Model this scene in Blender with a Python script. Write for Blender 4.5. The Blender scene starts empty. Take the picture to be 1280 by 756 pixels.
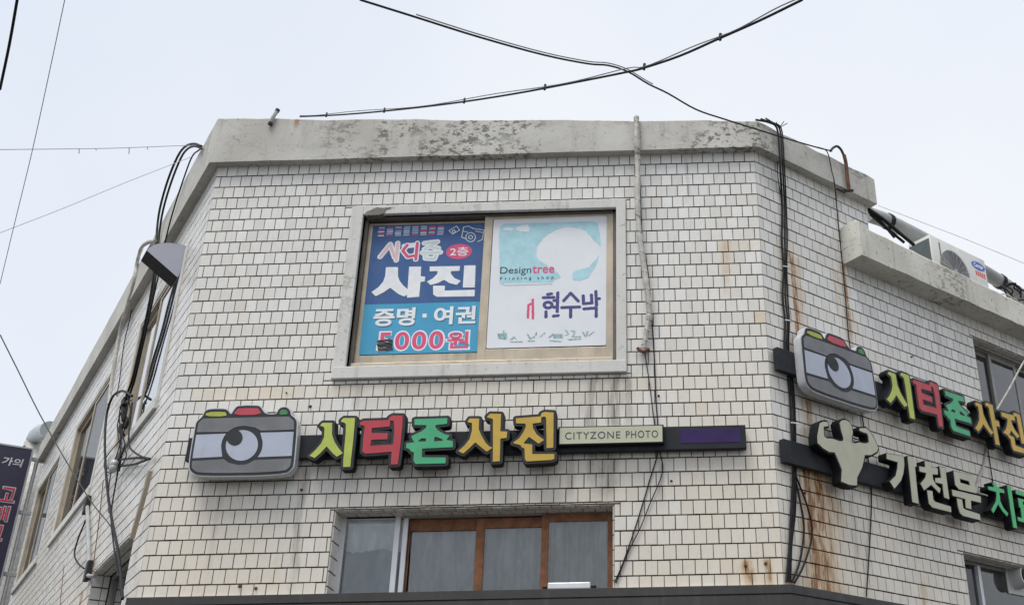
import bpy, bmesh, math, random
import numpy as np
from mathutils import Vector, Matrix
from mathutils.geometry import tessellate_polygon
random.seed(7)
SC = bpy.context.scene
COL = SC.collection
ZO = 7.57                                   # height of the tile field's top edge above the street
# ---------------------------------------------------------------- camera
cam = bpy.data.objects.new('camera', bpy.data.cameras.new('camera'))
COL.objects.link(cam)
CR = Vector((0.9994207, 0.0312986, -0.0133657)); CU = Vector((0.0259498, -0.4467262, 0.8942943)); CF = Vector((-0.0220194, 0.8941231, 0.4472796))
CLOC = Vector((4.3084, -8.7228, -5.9223 + ZO))
cam.matrix_world = Matrix(((CR.x, CU.x, -CF.x, CLOC.x), (CR.y, CU.y, -CF.y, CLOC.y), (CR.z, CU.z, -CF.z, CLOC.z), (0, 0, 0, 1)))
cam.data.sensor_width = 36; cam.data.lens = 38.564
cam.data.shift_x = -0.13084; cam.data.shift_y = -0.002
cam.data.clip_end = 2000; cam.data.clip_start = 0.05
SC.camera = cam
# ---------------------------------------------------------------- sky, sun, exposure
SUN_EL, SUN_AZ = math.radians(66), math.radians(-32)    # azimuth measured from straight behind the camera, to the left
world = bpy.data.worlds.new('World'); SC.world = world; world.use_nodes = True
wn = world.node_tree; wn.nodes.clear()
sky = wn.nodes.new('ShaderNodeTexSky'); sky.sky_type = 'NISHITA'; sky.sun_disc = False
sky.sun_elevation = SUN_EL; sky.sun_rotation = math.pi + SUN_AZ
sky.air_density = 1.0; sky.dust_density = 3.0; sky.ozone_density = 1.0
tc = wn.nodes.new('ShaderNodeTexCoord')
cn = wn.nodes.new('ShaderNodeTexNoise'); cn.inputs['Scale'].default_value = 1.2; cn.inputs['Detail'].default_value = 5; cn.inputs['Roughness'].default_value = .5
wn.links.new(tc.outputs['Generated'], cn.inputs['Vector'])
cr = wn.nodes.new('ShaderNodeValToRGB')
cr.color_ramp.elements[0].position = .3; cr.color_ramp.elements[0].color = (6.5, 7.15, 8.25, 1)
cr.color_ramp.elements[1].position = .7; cr.color_ramp.elements[1].color = (8.3, 8.5, 8.85, 1)
wn.links.new(cn.outputs['Fac'], cr.inputs['Fac'])
mx = wn.nodes.new('ShaderNodeMix'); mx.data_type = 'RGBA'; mx.inputs[0].default_value = .92      # cloud cover
wn.links.new(sky.outputs[0], mx.inputs[6]); wn.links.new(cr.outputs[0], mx.inputs[7])
bg = wn.nodes.new('ShaderNodeBackground'); bg.inputs['Strength'].default_value = 0.0595
wn.links.new(mx.outputs[2], bg.inputs['Color'])
wo = wn.nodes.new('ShaderNodeOutputWorld'); wn.links.new(bg.outputs[0], wo.inputs['Surface'])
sl = bpy.data.lights.new('sun', 'SUN'); sl.energy = 1.5; sl.angle = math.radians(30); sl.color = (1, .975, .94)
so = bpy.data.objects.new('sun', sl); COL.objects.link(so)
sd = Vector((math.sin(SUN_AZ) * math.cos(SUN_EL), -math.cos(SUN_AZ) * math.cos(SUN_EL), math.sin(SUN_EL)))
so.rotation_euler = sd.to_track_quat('Z', 'Y').to_euler(); so.location = (0, -20, 30)
SC.view_settings.view_transform = 'Standard'; SC.view_settings.look = 'None'; SC.view_settings.exposure = 0.98; SC.view_settings.gamma = 1
# ---------------------------------------------------------------- wall frames: s along the wall, z up (0 = top of the tiles), d outward
W = 5.1449; H = .12083
UP = Vector((0, 0, 1))
class Fr:
    def __init__(s, O, X, N, Y=UP): s.O, s.X, s.N, s.Y = Vector(O), Vector(X), Vector(N), Vector(Y)
    def p(s, a, b, d=0): return s.O + s.X * a + s.Y * b + s.N * d
FF = Fr((0, 0, ZO), (1, 0, 0), (0, -1, 0))
FR = Fr((W, 0, ZO), (.759366, .650663, 0), (.650663, -.759366, 0))
FL = Fr((0, 0, ZO), (-.589001, .808132, 0), (-.808132, -.589001, 0))
# ---------------------------------------------------------------- material helpers
class NT:
    def __init__(s, name):
        s.mat = bpy.data.materials.new(name); s.mat.use_nodes = True; s.t = s.mat.node_tree
        s.b = s.t.nodes['Principled BSDF']
    def n(s, ty, **k):
        x = s.t.nodes.new(ty)
        for a, v in k.items(): setattr(x, a, v)
        return x
    def put(s, sock, v):
        if hasattr(v, 'is_output'): s.t.links.new(v, sock)
        elif isinstance(v, (tuple, list)) and len(v) == 3 and sock.type == 'RGBA': sock.default_value = (*v, 1)
        else: sock.default_value = v
    def m(s, op, a, b=None, c=None, clamp=False):
        x = s.n('ShaderNodeMath', operation=op, use_clamp=clamp)
        for i, v in enumerate((a, b, c)):
            if v is not None: s.put(x.inputs[i], v)
        return x.outputs[0]
    def mix(s, f, a, b, blend='MIX'):
        x = s.n('ShaderNodeMix', data_type='RGBA', blend_type=blend)
        s.put(x.inputs[0], f); s.put(x.inputs[6], a); s.put(x.inputs[7], b)
        return x.outputs[2]
    def noise(s, vec, scale, detail=4, rough=.55):
        x = s.n('ShaderNodeTexNoise'); x.inputs['Scale'].default_value = scale; x.inputs['Detail'].default_value = detail; x.inputs['Roughness'].default_value = rough
        if vec is not None: s.put(x.inputs['Vector'], vec)
        return x.outputs['Fac']
    def ramp(s, f, lo, hi, a=0., b=1.):
        x = s.n('ShaderNodeMapRange'); x.clamp = True; x.interpolation_type = 'SMOOTHSTEP'
        s.put(x.inputs[0], f)
        for i, v in enumerate((lo, hi, a, b)): x.inputs[i + 1].default_value = v
        return x.outputs[0]
    def scale(s, vec, v):
        x = s.n('ShaderNodeMapping'); s.put(x.inputs[0], vec); x.inputs['Scale'].default_value = v
        return x.outputs[0]
    def pos(s): return s.n('ShaderNodeNewGeometry').outputs['Position']
    def bump(s, h, strength=.3, dist=.004):
        x = s.n('ShaderNodeBump'); x.inputs['Strength'].default_value = strength; x.inputs['Distance'].default_value = dist
        s.put(x.inputs['Height'], h); s.t.links.new(x.outputs[0], s.b.inputs['Normal'])
    def done(s, col=None, rough=None, metal=None, spec=None):
        if col is not None: s.put(s.b.inputs['Base Color'], col)
        if rough is not None: s.put(s.b.inputs['Roughness'], rough)
        if metal is not None: s.put(s.b.inputs['Metallic'], metal)
        if spec is not None: s.put(s.b.inputs['Specular IOR Level'], spec)
        return s.mat
M = {}
def simple(name, col, rough=.5, metal=0., var=.12, scale=9., dirt=0., dirtcol=(.09, .075, .06), bump=0., spec=None):
    """painted / moulded surface with soft blotches and, if asked, grime of its own shape"""
    t = NT(name); p = t.pos()
    f = t.noise(p, scale, 5)
    k = t.ramp(f, .3, .7, 1 - var, 1 + var * .6)
    c = t.mix(1., col, k, 'MULTIPLY')
    if dirt:
        g = t.noise(t.scale(p, (14, 14, 2.2)), 1., 6, .65)
        c = t.mix(t.m('MULTIPLY', t.ramp(g, .5, .75), dirt), c, dirtcol)
    if bump: t.bump(t.noise(p, 60, 4), bump)
    r = t.ramp(t.noise(p, scale * 2.3, 3), .3, .7, max(0, rough - .08), min(1, rough + .1))
    M[name] = t.done(c, r, metal, spec)
    return M[name]
# ---------------------------------------------------------------- object helpers
def tag(o, label=None, cat=None, group=None, kind=None):
    if label: o['label'] = label
    if cat: o['category'] = cat
    if group: o['group'] = group
    if kind: o['kind'] = kind
    return o
def thing(name, loc, label, cat, group=None):
    o = bpy.data.objects.new(name, None); o.empty_display_size = .1; COL.objects.link(o); o.location = loc
    return tag(o, label, cat, group)
class MB:
    """collects world-space geometry; build() links ONE mesh object (vertices kept relative to its thing)"""
    def __init__(s): s.v = []; s.f = []; s.mi = []; s.cur = 0
    def add(s, vs, fs):
        k = len(s.v); s.v += [Vector(q) for q in vs]; s.f += [tuple(i + k for i in q) for q in fs]; s.mi += [s.cur] * len(fs)
        return s
    def box(s, fr, a0, a1, b0, b1, d0, d1, bev=0.):
        a0, a1 = sorted((a0, a1)); b0, b1 = sorted((b0, b1)); d0, d1 = sorted((d0, d1))
        if not bev:
            c = [fr.p(a, b, d) for d in (d0, d1) for b in (b0, b1) for a in (a0, a1)]
            return s.add(c, [(0, 2, 3, 1), (4, 5, 7, 6), (0, 1, 5, 4), (2, 6, 7, 3), (0, 4, 6, 2), (1, 3, 7, 5)])
        bm = bmesh.new(); bmesh.ops.create_cube(bm, size=1)
        for q in bm.verts: q.co = Vector(((a0 + a1) / 2 + q.co.x * (a1 - a0), (b0 + b1) / 2 + q.co.y * (b1 - b0), (d0 + d1) / 2 + q.co.z * (d1 - d0)))
        bmesh.ops.bevel(bm, geom=bm.edges[:], offset=min(bev, .45 * min(a1 - a0, b1 - b0, d1 - d0)), segments=2, affect='EDGES', profile=.5)
        bm.verts.index_update()
        s.add([fr.p(*q.co) for q in bm.verts], [[q.index for q in f.verts] for f in bm.faces]); bm.free()
        return s
    def prism(s, fr, poly, d0, d1):
        """polygon (a, b) points, may carry holes: [outer, hole, ...]"""
        loops = poly if isinstance(poly[0][0], (tuple, list, Vector, np.ndarray)) else [poly]
        tris = tessellate_polygon([[Vector((q[0], q[1], 0)) for q in l] for l in loops])
        flat = [q for l in loops for q in l]; n = len(flat)
        fs = [tuple(t) for t in tris] + [tuple(i + n for i in reversed(t)) for t in tris]
        k = 0
        for l in loops:
            m = len(l)
            fs += [(k + i, k + (i + 1) % m, n + k + (i + 1) % m, n + k + i) for i in range(m)]; k += m
        return s.add([fr.p(q[0], q[1], d0) for q in flat] + [fr.p(q[0], q[1], d1) for q in flat], fs)
    def tube(s, pts, r, seg=8, sub=4, wob=0.):
        P = smooth(pts, sub) if sub > 1 else [Vector(q) for q in pts]
        n = len(P); vs = []; ref = None
        for i, q in enumerate(P):
            t = (P[min(i + 1, n - 1)] - P[max(i - 1, 0)]).normalized()
            if ref is None: ref = t.orthogonal().normalized()
            ref = (ref - t * ref.dot(t)).normalized(); b = t.cross(ref)
            rr = (r(i / (n - 1)) if callable(r) else r) * (1 + wob * random.uniform(-1, 1))
            vs += [q + ref * math.cos(2 * math.pi * j / seg) * rr + b * math.sin(2 * math.pi * j / seg) * rr for j in range(seg)]
        fs = [(i * seg + j, i * seg + (j + 1) % seg, (i + 1) * seg + (j + 1) % seg, (i + 1) * seg + j) for i in range(n - 1) for j in range(seg)]
        fs += [tuple(range(seg))[::-1], tuple((n - 1) * seg + j for j in range(seg))]
        return s.add(vs, fs)
    def build(s, name, mat, parent=None, smooth_=False, label=None, kind=None, sharp=40):
        org = Vector((0, 0, 0)); q = parent
        while q is not None: org += q.location; q = q.parent
        me = bpy.data.meshes.new(name)
        me.from_pydata([v - org for v in s.v], [], s.f)
        bm = bmesh.new(); bm.from_mesh(me); bmesh.ops.recalc_face_normals(bm, faces=bm.faces)
        if smooth_:
            for f in bm.faces: f.smooth = True
            for e in bm.edges:
                if len(e.link_faces) == 2 and e.calc_face_angle(0) > math.radians(sharp): e.smooth = False
        bm.to_mesh(me); bm.free()
        for x in (mat if isinstance(mat, (list, tuple)) else [mat]): me.materials.append(M[x] if isinstance(x, str) else x)
        if isinstance(mat, (list, tuple)) and len(s.mi) == len(me.polygons): me.polygons.foreach_set('material_index', s.mi)
        o = bpy.data.objects.new(name, me); COL.objects.link(o); o.parent = parent
        if kind: o['kind'] = kind
        if label: o['label'] = label
        return o
def smooth(pts, sub):
    P = [Vector(q) for q in pts]; P = [P[0] * 2 - P[1]] + P + [P[-1] * 2 - P[-2]]; o = []
    for i in range(1, len(P) - 2):
        a, b, c, d = P[i - 1:i + 3]
        for k in range(sub):
            t = k / sub
            o.append(.5 * ((2 * b) + (c - a) * t + (2 * a - 5 * b + 4 * c - d) * t * t + (3 * b - a - 3 * c + d) * t ** 3))
    return o + [P[-2]]
# ---- outlines by distance field: union of polygons / strokes, grown by an offset, traced as loops
def seg_dist(gx, gy, a, b):
    ax, ay = a; bx, by = b; dx, dy = bx - ax, by - ay; L = dx * dx + dy * dy + 1e-12
    t = np.clip(((gx - ax) * dx + (gy - ay) * dy) / L, 0, 1)
    return np.hypot(gx - ax - t * dx, gy - ay - t * dy)
def poly_sdf(gx, gy, P):
    d = np.full(gx.shape, 1e9); ins = np.zeros(gx.shape, bool); n = len(P)
    for i in range(n):
        a, b = P[i], P[(i + 1) % n]; d = np.minimum(d, seg_dist(gx, gy, a, b))
        if a[1] != b[1]:
            c = ((a[1] > gy) != (b[1] > gy)) & (gx < (b[0] - a[0]) * (gy - a[1]) / (b[1] - a[1]) + a[0]); ins ^= c
    return np.where(ins, -d, d)
def rdp(P, eps):
    if len(P) < 3: return P
    a, b = np.array(P[0]), np.array(P[-1]); q = np.array(P[1:-1]); ab = b - a; L = np.hypot(*ab)
    d = np.abs(ab[0] * (q[:, 1] - a[1]) - ab[1] * (q[:, 0] - a[0])) / L if L > 1e-9 else np.hypot(*(q - a).T)
    i = int(d.argmax())
    if d[i] < eps: return [P[0], P[-1]]
    return rdp(P[:i + 2], eps)[:-1] + rdp(P[i + 1:], eps)
def outline(parts=(), strokes=(), rad=.01, off=0., res=.004, eps=.0009, jit=0., clip=None, inset=0.):
    """parts: polygons, 'H' before a polygon makes it a hole; strokes: polylines of radius rad. Returns groups [outer, hole...]"""
    pts = [q for l in parts if not isinstance(l, str) for q in l] + [q for l in strokes for q in l]
    pad = abs(off) + rad + 4 * res
    x0, x1 = min(q[0] for q in pts) - pad, max(q[0] for q in pts) + pad; y0, y1 = min(q[1] for q in pts) - pad, max(q[1] for q in pts) + pad
    xs = np.arange(x0, x1 + res, res); ys = np.arange(y0, y1 + res, res); gx, gy = np.meshgrid(xs, ys)
    d = np.full(gx.shape, 1e9); hole = False; hs = []
    for l in parts:
        if isinstance(l, str): hole = True; continue
        if hole: hs.append(l); hole = False
        else: d = np.minimum(d, poly_sdf(gx, gy, l))
    for l in hs: d = np.maximum(d, -poly_sdf(gx, gy, l))
    for l in strokes:
        for a, b in zip(l[:-1], l[1:]): d = np.minimum(d, seg_dist(gx, gy, a, b) - rad)
    if clip: d = np.maximum(d, poly_sdf(gx, gy, clip) + inset)
    d = d - off + 1e-7
    if jit:
        rs = np.random.RandomState(3); d = d + jit * np.sin(gx * 310 + 3 * np.sin(gy * 170)) * np.sin(gy * 290 + 2 * np.cos(gx * 140))
    ny, nx = d.shape; nxt = {}
    def cut(i0, j0, i1, j1):
        a, b = d[j0, i0], d[j1, i1]; t = a / (a - b); return (xs[i0] + (xs[i1] - xs[i0]) * t, ys[j0] + (ys[j1] - ys[j0]) * t)
    ins = d < 0
    act = ins[:-1, :-1].astype(int) + ins[:-1, 1:] + ins[1:, 1:] + ins[1:, :-1]
    for j, i in zip(*np.where((act > 0) & (act < 4))):
        c = [(i, j), (i + 1, j), (i + 1, j + 1), (i, j + 1)]; v = [ins[b, a] for a, b in c]
        ex, en = [], []
        for k in range(4):
            a, b = c[k], c[(k + 1) % 4]
            if v[k] and not v[(k + 1) % 4]: ex.append(tuple(sorted((a, b))))
            elif not v[k] and v[(k + 1) % 4]: en.append(tuple(sorted((a, b))))
        if len(ex) == 1: nxt[ex[0]] = en[0]
        else:
            # saddle: keep the two corners apart
            for k in range(4):
                if v[k]:
                    nxt[tuple(sorted((c[k], c[(k + 1) % 4])))] = tuple(sorted((c[k - 1], c[k])))
    loops = []
    while nxt:
        k0 = next(iter(nxt)); k = k0; L = []
        while k in nxt:
            e = k; k = nxt.pop(k); L.append(cut(*e[0], *e[1]))
        if len(L) > 5:
            m = len(L) // 2; R_ = rdp(L[:m + 1], eps)[:-1] + rdp(L[m:] + [L[0]], eps)[:-1]
            if len(R_) > 2: loops.append(R_)
    def area(l): return .5 * sum(a[0] * b[1] - b[0] * a[1] for a, b in zip(l, l[1:] + l[:1]))
    def inside(q, l):
        r = False
        for a, b in zip(l, l[1:] + l[:1]):
            if (a[1] > q[1]) != (b[1] > q[1]) and q[0] < (b[0] - a[0]) * (q[1] - a[1]) / (b[1] - a[1]) + a[0]: r = not r
        return r
    loops = [l for l in loops if abs(area(l)) > 2 * res * res]
    loops.sort(key=lambda l: -abs(area(l))); groups = []
    for l in loops:
        host = [g for g in groups if inside(l[0], g[0]) and not any(inside(l[0], h) for h in g[1:])]
        if host: host[-1].append(l)
        else: groups.append([l])
    return groups
def shape(fr, d0, d1, mb=None, **k):
    mb = mb or MB()
    for g in outline(**k): mb.prism(fr, g if len(g) > 1 else g[0], d0, d1)
    return mb
DG = bpy.context.evaluated_depsgraph_get
def text_mb(txt, fr, box, d0, d1, bold=0., space=1., shear=0., mb=None, fit=True):
    """lettering set flat on a frame inside box ((a0,b0),(a1,b1))"""
    cu = bpy.data.curves.new('lettering', 'FONT'); cu.body = txt; cu.size = 1; cu.offset = bold; cu.space_character = space; cu.fill_mode = 'FRONT'; cu.shear = shear
    cu.resolution_u = 4
    ob = bpy.data.objects.new('lettering', cu); COL.objects.link(ob); bpy.context.view_layer.update()
    me = bpy.data.meshes.new_from_object(ob.evaluated_get(DG())); bpy.data.objects.remove(ob); bpy.data.curves.remove(cu)
    co = np.array([v.co[:2] for v in me.vertices]); lo, hi = co.min(0), co.max(0)
    (a0, b0), (a1, b1) = box; a0, a1 = sorted((a0, a1)); b0, b1 = sorted((b0, b1))
    q = (co - lo) / (hi - lo) * [a1 - a0, b1 - b0] + [a0, b0]
    n = len(q); mb = mb or MB()
    fs = [tuple(p.vertices) for p in me.polygons]
    ec = {}
    for f in fs:
        for a, b in zip(f, f[1:] + f[:1]): ec[tuple(sorted((a, b)))] = ec.get(tuple(sorted((a, b))), 0) + 1
    side = [(a, b, n + b, n + a) for (a, b), c in ec.items() if c == 1]
    mb.add([fr.p(a, b, d1) for a, b in q] + [fr.p(a, b, d0) for a, b in q], fs + [tuple(i + n for i in f[::-1]) for f in fs] + side)
    bpy.data.meshes.remove(me)
    return mb
def chaikin(P, n=2):
    for _ in range(n): P = [q for a, b in zip(P, P[1:] + P[:1]) for q in ((.75 * a[0] + .25 * b[0], .75 * a[1] + .25 * b[1]), (.25 * a[0] + .75 * b[0], .25 * a[1] + .75 * b[1]))]
    return P
def rot_poly(c, r, n, ph=0): return [(c[0] + r * math.cos(ph + 2 * math.pi * i / n), c[1] + r * math.sin(ph + 2 * math.pi * i / n)) for i in range(n)]
# ---------------------------------------------------------------- materials
def streaks(t, u, z, lst):
    wob = t.noise(t.n('ShaderNodeUVMap').outputs[0], 2.5, 3)
    fine = t.noise(t.scale(t.n('ShaderNodeUVMap').outputs[0], (34, 4.5, 1)), 1., 5, .65)
    out = None
    for u0, w, zt, zb, st in lst:
        du = t.m('ABSOLUTE', t.m('ADD', t.m('SUBTRACT', u, u0), t.m('MULTIPLY', t.m('SUBTRACT', wob, .5), w * 2.4)))
        k = t.ramp(du, w * .15, w, 1, 0)
        k = t.m('MULTIPLY', k, t.ramp(z, zb, zb + (zt - zb) * .45))
        k = t.m('MULTIPLY', k, t.ramp(z, zt - .03, zt + .03, 1, 0))
        k = t.m('MULTIPLY', k, t.ramp(fine, .3, .6, .4 * st, st))
        out = k if out is None else t.m('MAXIMUM', out, k)
    return out
RUST = [(4.815, .06, -.96, -1.6, .35), (4.86, .06, -3.87, -4.15, .75), (5.02, .05, -3.87, -4.15, .75), (1.1, .05, -3.75, -4.1, .12),
        (20.40, .06, -.97, -2.3, .9), (20.44, .16, -1.0, -2.4, .38), (20.46, .07, -2.42, -3.0, .85), (20.44, .16, -2.42, -3.0, .35),
        (20.37, .10, -3.03, -4.9, 1.), (20.49, .10, -3.05, -4.7, .9), (20.60, .06, -3.05, -4.4, .65), (20.47, .34, -2.95, -5.1, .62), (20.27, .07, -3.1, -4.6, .5), (20.72, .05, -3.15, -4.0, .35),
        (21.13, .05, -.84, -2.0, .8), (21.10, .14, -.86, -1.8, .35), (20.98, .04, -.95, -1.6, .3), (20.12, .12, -3.95, -4.4, .4), (42.95, .12, -3.5, -4.3, .9), (21.75, .06, -3.85, -4.15, .5),
        (40.3, .12, -1.6, -3.6, .3), (40.7, .12, -.9, -2.2, .3)]
GRIME = [(1.235, .055, -3.05, -4.2, .5), (3.62, .06, -2.27, -3.5, .6), (3.80, .08, -2.26, -3.0, .7), (3.93, .05, -2.28, -2.8, .6), (3.72, .14, -2.98, -3.45, .6), (3.75, .3, -2.27, -2.7, .3), (2.0, .5, -2.28, -2.5, .25),
         (3.45, .05, -3.0, -3.4, .4), (1.6, .06, -2.27, -2.6, .3), (2.4, .05, -2.27, -2.5, .3), (0.55, .05, -3.2, -4.1, .2), (2.8, .05, -3.05, -3.4, .3), (4.2, .04, -3.0, -3.5, .35), (4.5, .03, -.05, -.6, .25),
         (21.8, .06, -3.2, -3.6, .3), (22.5, .05, -.9, -1.6, .3), (20.9, .05, -3.2, -4.1, .3), (40.12, .05, -.4, -4., .35), (43.3, .07, -2.3, -3.8, .3), (46., .07, -2.3, -4., .3)]
def tile_mat():
    t = NT('glazed_tile'); uv = t.n('ShaderNodeUVMap').outputs[0]
    sp = t.n('ShaderNodeSeparateXYZ'); t.put(sp.inputs[0], uv); u, z = sp.outputs[0], sp.outputs[1]
    rnd = t.n('ShaderNodeAttribute', attribute_name='rnd').outputs['Fac']; yel = t.n('ShaderNodeAttribute', attribute_name='yel').outputs['Fac']; edge = t.n('ShaderNodeAttribute', attribute_name='edge').outputs['Fac']
    base = t.mix(rnd, (.67, .655, .615), (.775, .765, .73))
    warm = t.ramp(t.noise(uv, .55, 3), .38, .62)
    base = t.mix(t.m('MULTIPLY', t.m('MULTIPLY', warm, .55), t.ramp(z, -2.6, -1.0, 1, .25)), base, (.70, .635, .53))
    base = t.mix(yel, base, (.66, .50, .27))
    low = t.ramp(z, -4.6, -1.8, .95, 0)                      # splash-back dust that has settled on the lower courses
    base = t.mix(t.m('MULTIPLY', low, t.noise(uv, 3., 5)), base, (.66, .57, .44))
    mott = t.noise(t.scale(uv, (30, 9, 1)), 1., 5, .6)
    base = t.mix(t.ramp(mott, .5, .8, 0, .3), base, (.40, .35, .29))
    spk = t.noise(uv, 140, 2)
    base = t.mix(t.ramp(spk, .68, .76, 0, .4), base, (.25, .21, .17))
    base = t.mix(t.m('MULTIPLY', streaks(t, u, z, GRIME), .95), base, (.17, .135, .10))
    rm = t.m('MULTIPLY', streaks(t, u, z, RUST), 1.25, clamp=True)
    base = t.mix(rm, base, t.mix(t.m('POWER', rm, 2.2), (.52, .35, .16), (.26, .115, .035)))
    base = t.mix(t.m('MULTIPLY', edge, t.ramp(t.noise(uv, 7, 4), .25, .6, .30, .85)), base, (.12, .097, .07))
    t.bump(t.noise(uv, 24, 3), .12, .002)
    r = t.ramp(t.noise(uv, 11, 4), .3, .7, .22, .42)
    M['tile'] = t.done(base, r, 0, .45)
def grout_mat():
    t = NT('grout'); p = t.pos()
    c = t.mix(t.ramp(t.noise(p, 3, 5), .35, .7), (.038, .030, .022), (.085, .068, .050))
    c = t.mix(t.ramp(t.noise(p, 45, 4), .6, .8, 0, .4), c, (.16, .135, .105))
    M['grout'] = t.done(c, .95)
def concrete_mat(name, c0, c1, peel, mould):
    t = NT(name); p = t.pos()
    c = t.mix(t.ramp(t.noise(p, 1.7, 6, .6), .3, .7), c0, c1)
    st = t.noise(t.scale(p, (9, 9, .8)), 1., 5, .6)
    c = t.mix(t.ramp(st, .52, .80, 0, .5), c, (.17, .155, .13))
    reg = t.ramp(t.noise(p, .9, 2), .56, .66)
    if name == 'parapet_plaster':       # paint has flaked off in two stretches of the front parapet
        sx = t.n('ShaderNodeSeparateXYZ'); t.put(sx.inputs[0], p); x_ = sx.outputs[0]
        k1 = t.m('MULTIPLY', t.ramp(x_, .7, 1.5), t.ramp(x_, 2.9, 3.6, 1, 0)); k2 = t.m('MULTIPLY', t.ramp(x_, 4.1, 4.6), t.ramp(x_, 5.2, 5.6, 1, 0))
        reg = t.m('MAXIMUM', t.m('MULTIPLY', reg, .85), t.m('MULTIPLY', t.m('MAXIMUM', k1, k2), t.ramp(t.noise(p, 2.3, 2), .4, .58)))
    pe = t.m('MULTIPLY', t.ramp(t.noise(t.scale(p, (1, 1, 1.6)), 15, 10, .72), .52, .55), reg)
    c = t.mix(t.m('MULTIPLY', pe, peel), c, (.16, .15, .125))
    if name == 'gutter_plaster': reg = t.ramp(t.noise(p, 1.6, 3), .36, .56)
    mo = t.ramp(t.noise(p, 23, 8, .7), .58, .66)
    cr1 = t.m('ABSOLUTE', t.m('SUBTRACT', t.noise(t.scale(p, (1.3, 1.3, 2.6)), 1.1, 5, .6), .5))
    c = t.mix(t.m('MULTIPLY', t.ramp(cr1, .001, .004, 1, 0), .35 if name != 'surround_paint' else .08), c, (.13, .12, .10))      # hairline cracks
    c = t.mix(t.m('MULTIPLY', mo, mould), c, (.06, .055, .045))
    if name == 'parapet_plaster':       # rust weeping from an old fixing
        rk_ = t.m('MULTIPLY', t.ramp(t.m('ABSOLUTE', t.m('SUBTRACT', x_, .735)), .01, .035, 1, 0), t.ramp(sx.outputs[2], ZO + .30, ZO + .44))
        c = t.mix(t.m('MULTIPLY', rk_, .8), c, (.34, .15, .05))
    h = t.m('ADD', t.m('MULTIPLY', t.noise(p, 70, 5), .4), t.m('MULTIPLY', pe, -1.2))
    t.bump(h, .5, .004)
    M[name] = t.done(c, .88, 0, .25)
tile_mat(); grout_mat()
concrete_mat('parapet_plaster', (.46, .445, .40), (.58, .565, .52), .9, .5)
concrete_mat('gutter_plaster', (.58, .56, .49), (.76, .74, .66), .6, .7)
concrete_mat('surround_paint', (.60, .59, .55), (.67, .66, .62), .35, .35)
concrete_mat('crumbled', (.10, .093, .08), (.30, .285, .25), .9, .7)
concrete_mat('roof_concrete', (.30, .30, .28), (.38, .37, .35), .4, .4)
simple('champagne_aluminium', (.50, .43, .33), .42, .25, .12, 6, .5, (.20, .15, .10))
simple('white_aluminium', (.66, .67, .68), .38, .2, .06, 6, .15)
simple('grey_aluminium', (.30, .29, .27), .4, .3, .1, 6, .25)
simple('brown_wood', (.225, .085, .028), .55, 0, .35, 14, .4, (.10, .04, .015))
simple('dark_rubber', (.018, .018, .019), .6)
simple('room_dark', (.10, .10, .10), .9)
simple('poster_blue', (.03, .10, .275), .38, 0, .07, 5)
simple('poster_cyan', (.05, .34, .55), .38, 0, .07, 5)
simple('poster_white', (.74, .76, .79), .42, 0, .03, 4)
simple('poster_pale', (.40, .66, .72), .45, 0, .1, 12)
simple('print_pink', (.70, .075, .19), .4, 0, .05)
simple('print_white', (.80, .82, .84), .4, 0, .06, 14)
simple('print_shadow', (.09, .14, .20), .5, 0, .1)
simple('print_navy', (.055, .05, .21), .45, 0, .12, 20)
simple('print_ink', (.035, .055, .07), .45, 0, .1)
simple('print_faded', (.22, .32, .33), .5, 0, .3, 40)
simple('print_teal', (.30, .46, .46), .5, 0, .3, 40)
simple('print_blush', (.78, .52, .56), .4, 0, .08)
simple('print_mint', (.60, .70, .68), .4, 0, .08)
simple('print_skyline', (.42, .62, .82), .4, 0, .05)
simple('tape_black', (.02, .02, .022), .35, 0, .3, 30, bump=.6)
simple('sign_black', (.011, .012, .014), .6, 0, .25, 7, .05, (.08, .075, .07), 0, .15)
simple('sign_trim', (.040, .042, .046), .55, 0, .12, 9, spec=.2)
simple('sign_rail', (.024, .027, .031), .6, 0, .2, 5, .1, (.08, .075, .07), 0, .2)
simple('letter_yellow', (.45, .52, .09), .45, 0, .10, 7, .16, (.16, .14, .11))
simple('letter_red', (.46, .04, .055), .45, 0, .10, 7, .16, (.16, .14, .11))
simple('letter_green', (.055, .38, .175), .45, 0, .10, 7, .16, (.16, .14, .11))
simple('letter_gold', (.54, .355, .05), .45, 0, .10, 7, .16, (.16, .14, .11))
simple('letter_cream', (.44, .44, .33), .45, 0, .07, 6, .12)
simple('letter_leaf', (.05, .44, .155), .45, 0, .10, 7, .16, (.16, .14, .11))
simple('panel_grey', (.165, .17, .175), .45, 0, .16, 5, .4, (.12, .115, .11))
simple('panel_light', (.42, .455, .54), .42, 0, .08, 5, .22, (.25, .25, .25))
simple('panel_yellow', (.40, .44, .06), .42); simple('panel_red', (.50, .055, .085), .42); simple('panel_green', (.06, .24, .075), .42)
simple('casing_silver', (.58, .59, .60), .35, .15, .08, 7, .25)
simple('plate_cream', (.50, .50, .36), .45, 0, .04, 5)
simple('panel_purple', (.036, .016, .095), .45, 0, .25, 3, spec=.25)
simple('fascia_metal', (.042, .039, .037), .55, .1, .12, 4, .2, (.16, .15, .13))
simple('cable_black', (.018, .018, .02), .6, 0, .3, 20, spec=.2)
simple('cable_faint', (.42, .42, .43), .6, 0, .1, 20)
simple('cable_grey', (.30, .30, .31), .6, 0, .2, 20)
simple('cable_pale', (.52, .50, .45), .65, 0, .2, 20, .5)
simple('tie_white', (.8, .8, .8), .5)
simple('rusty_steel', (.13, .06, .032), .85, 0, .5, 22, .5, (.05, .03, .02), .4)
simple('pipe_grey', (.34, .35, .34), .5, 0, .15, 6, .3)
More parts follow.
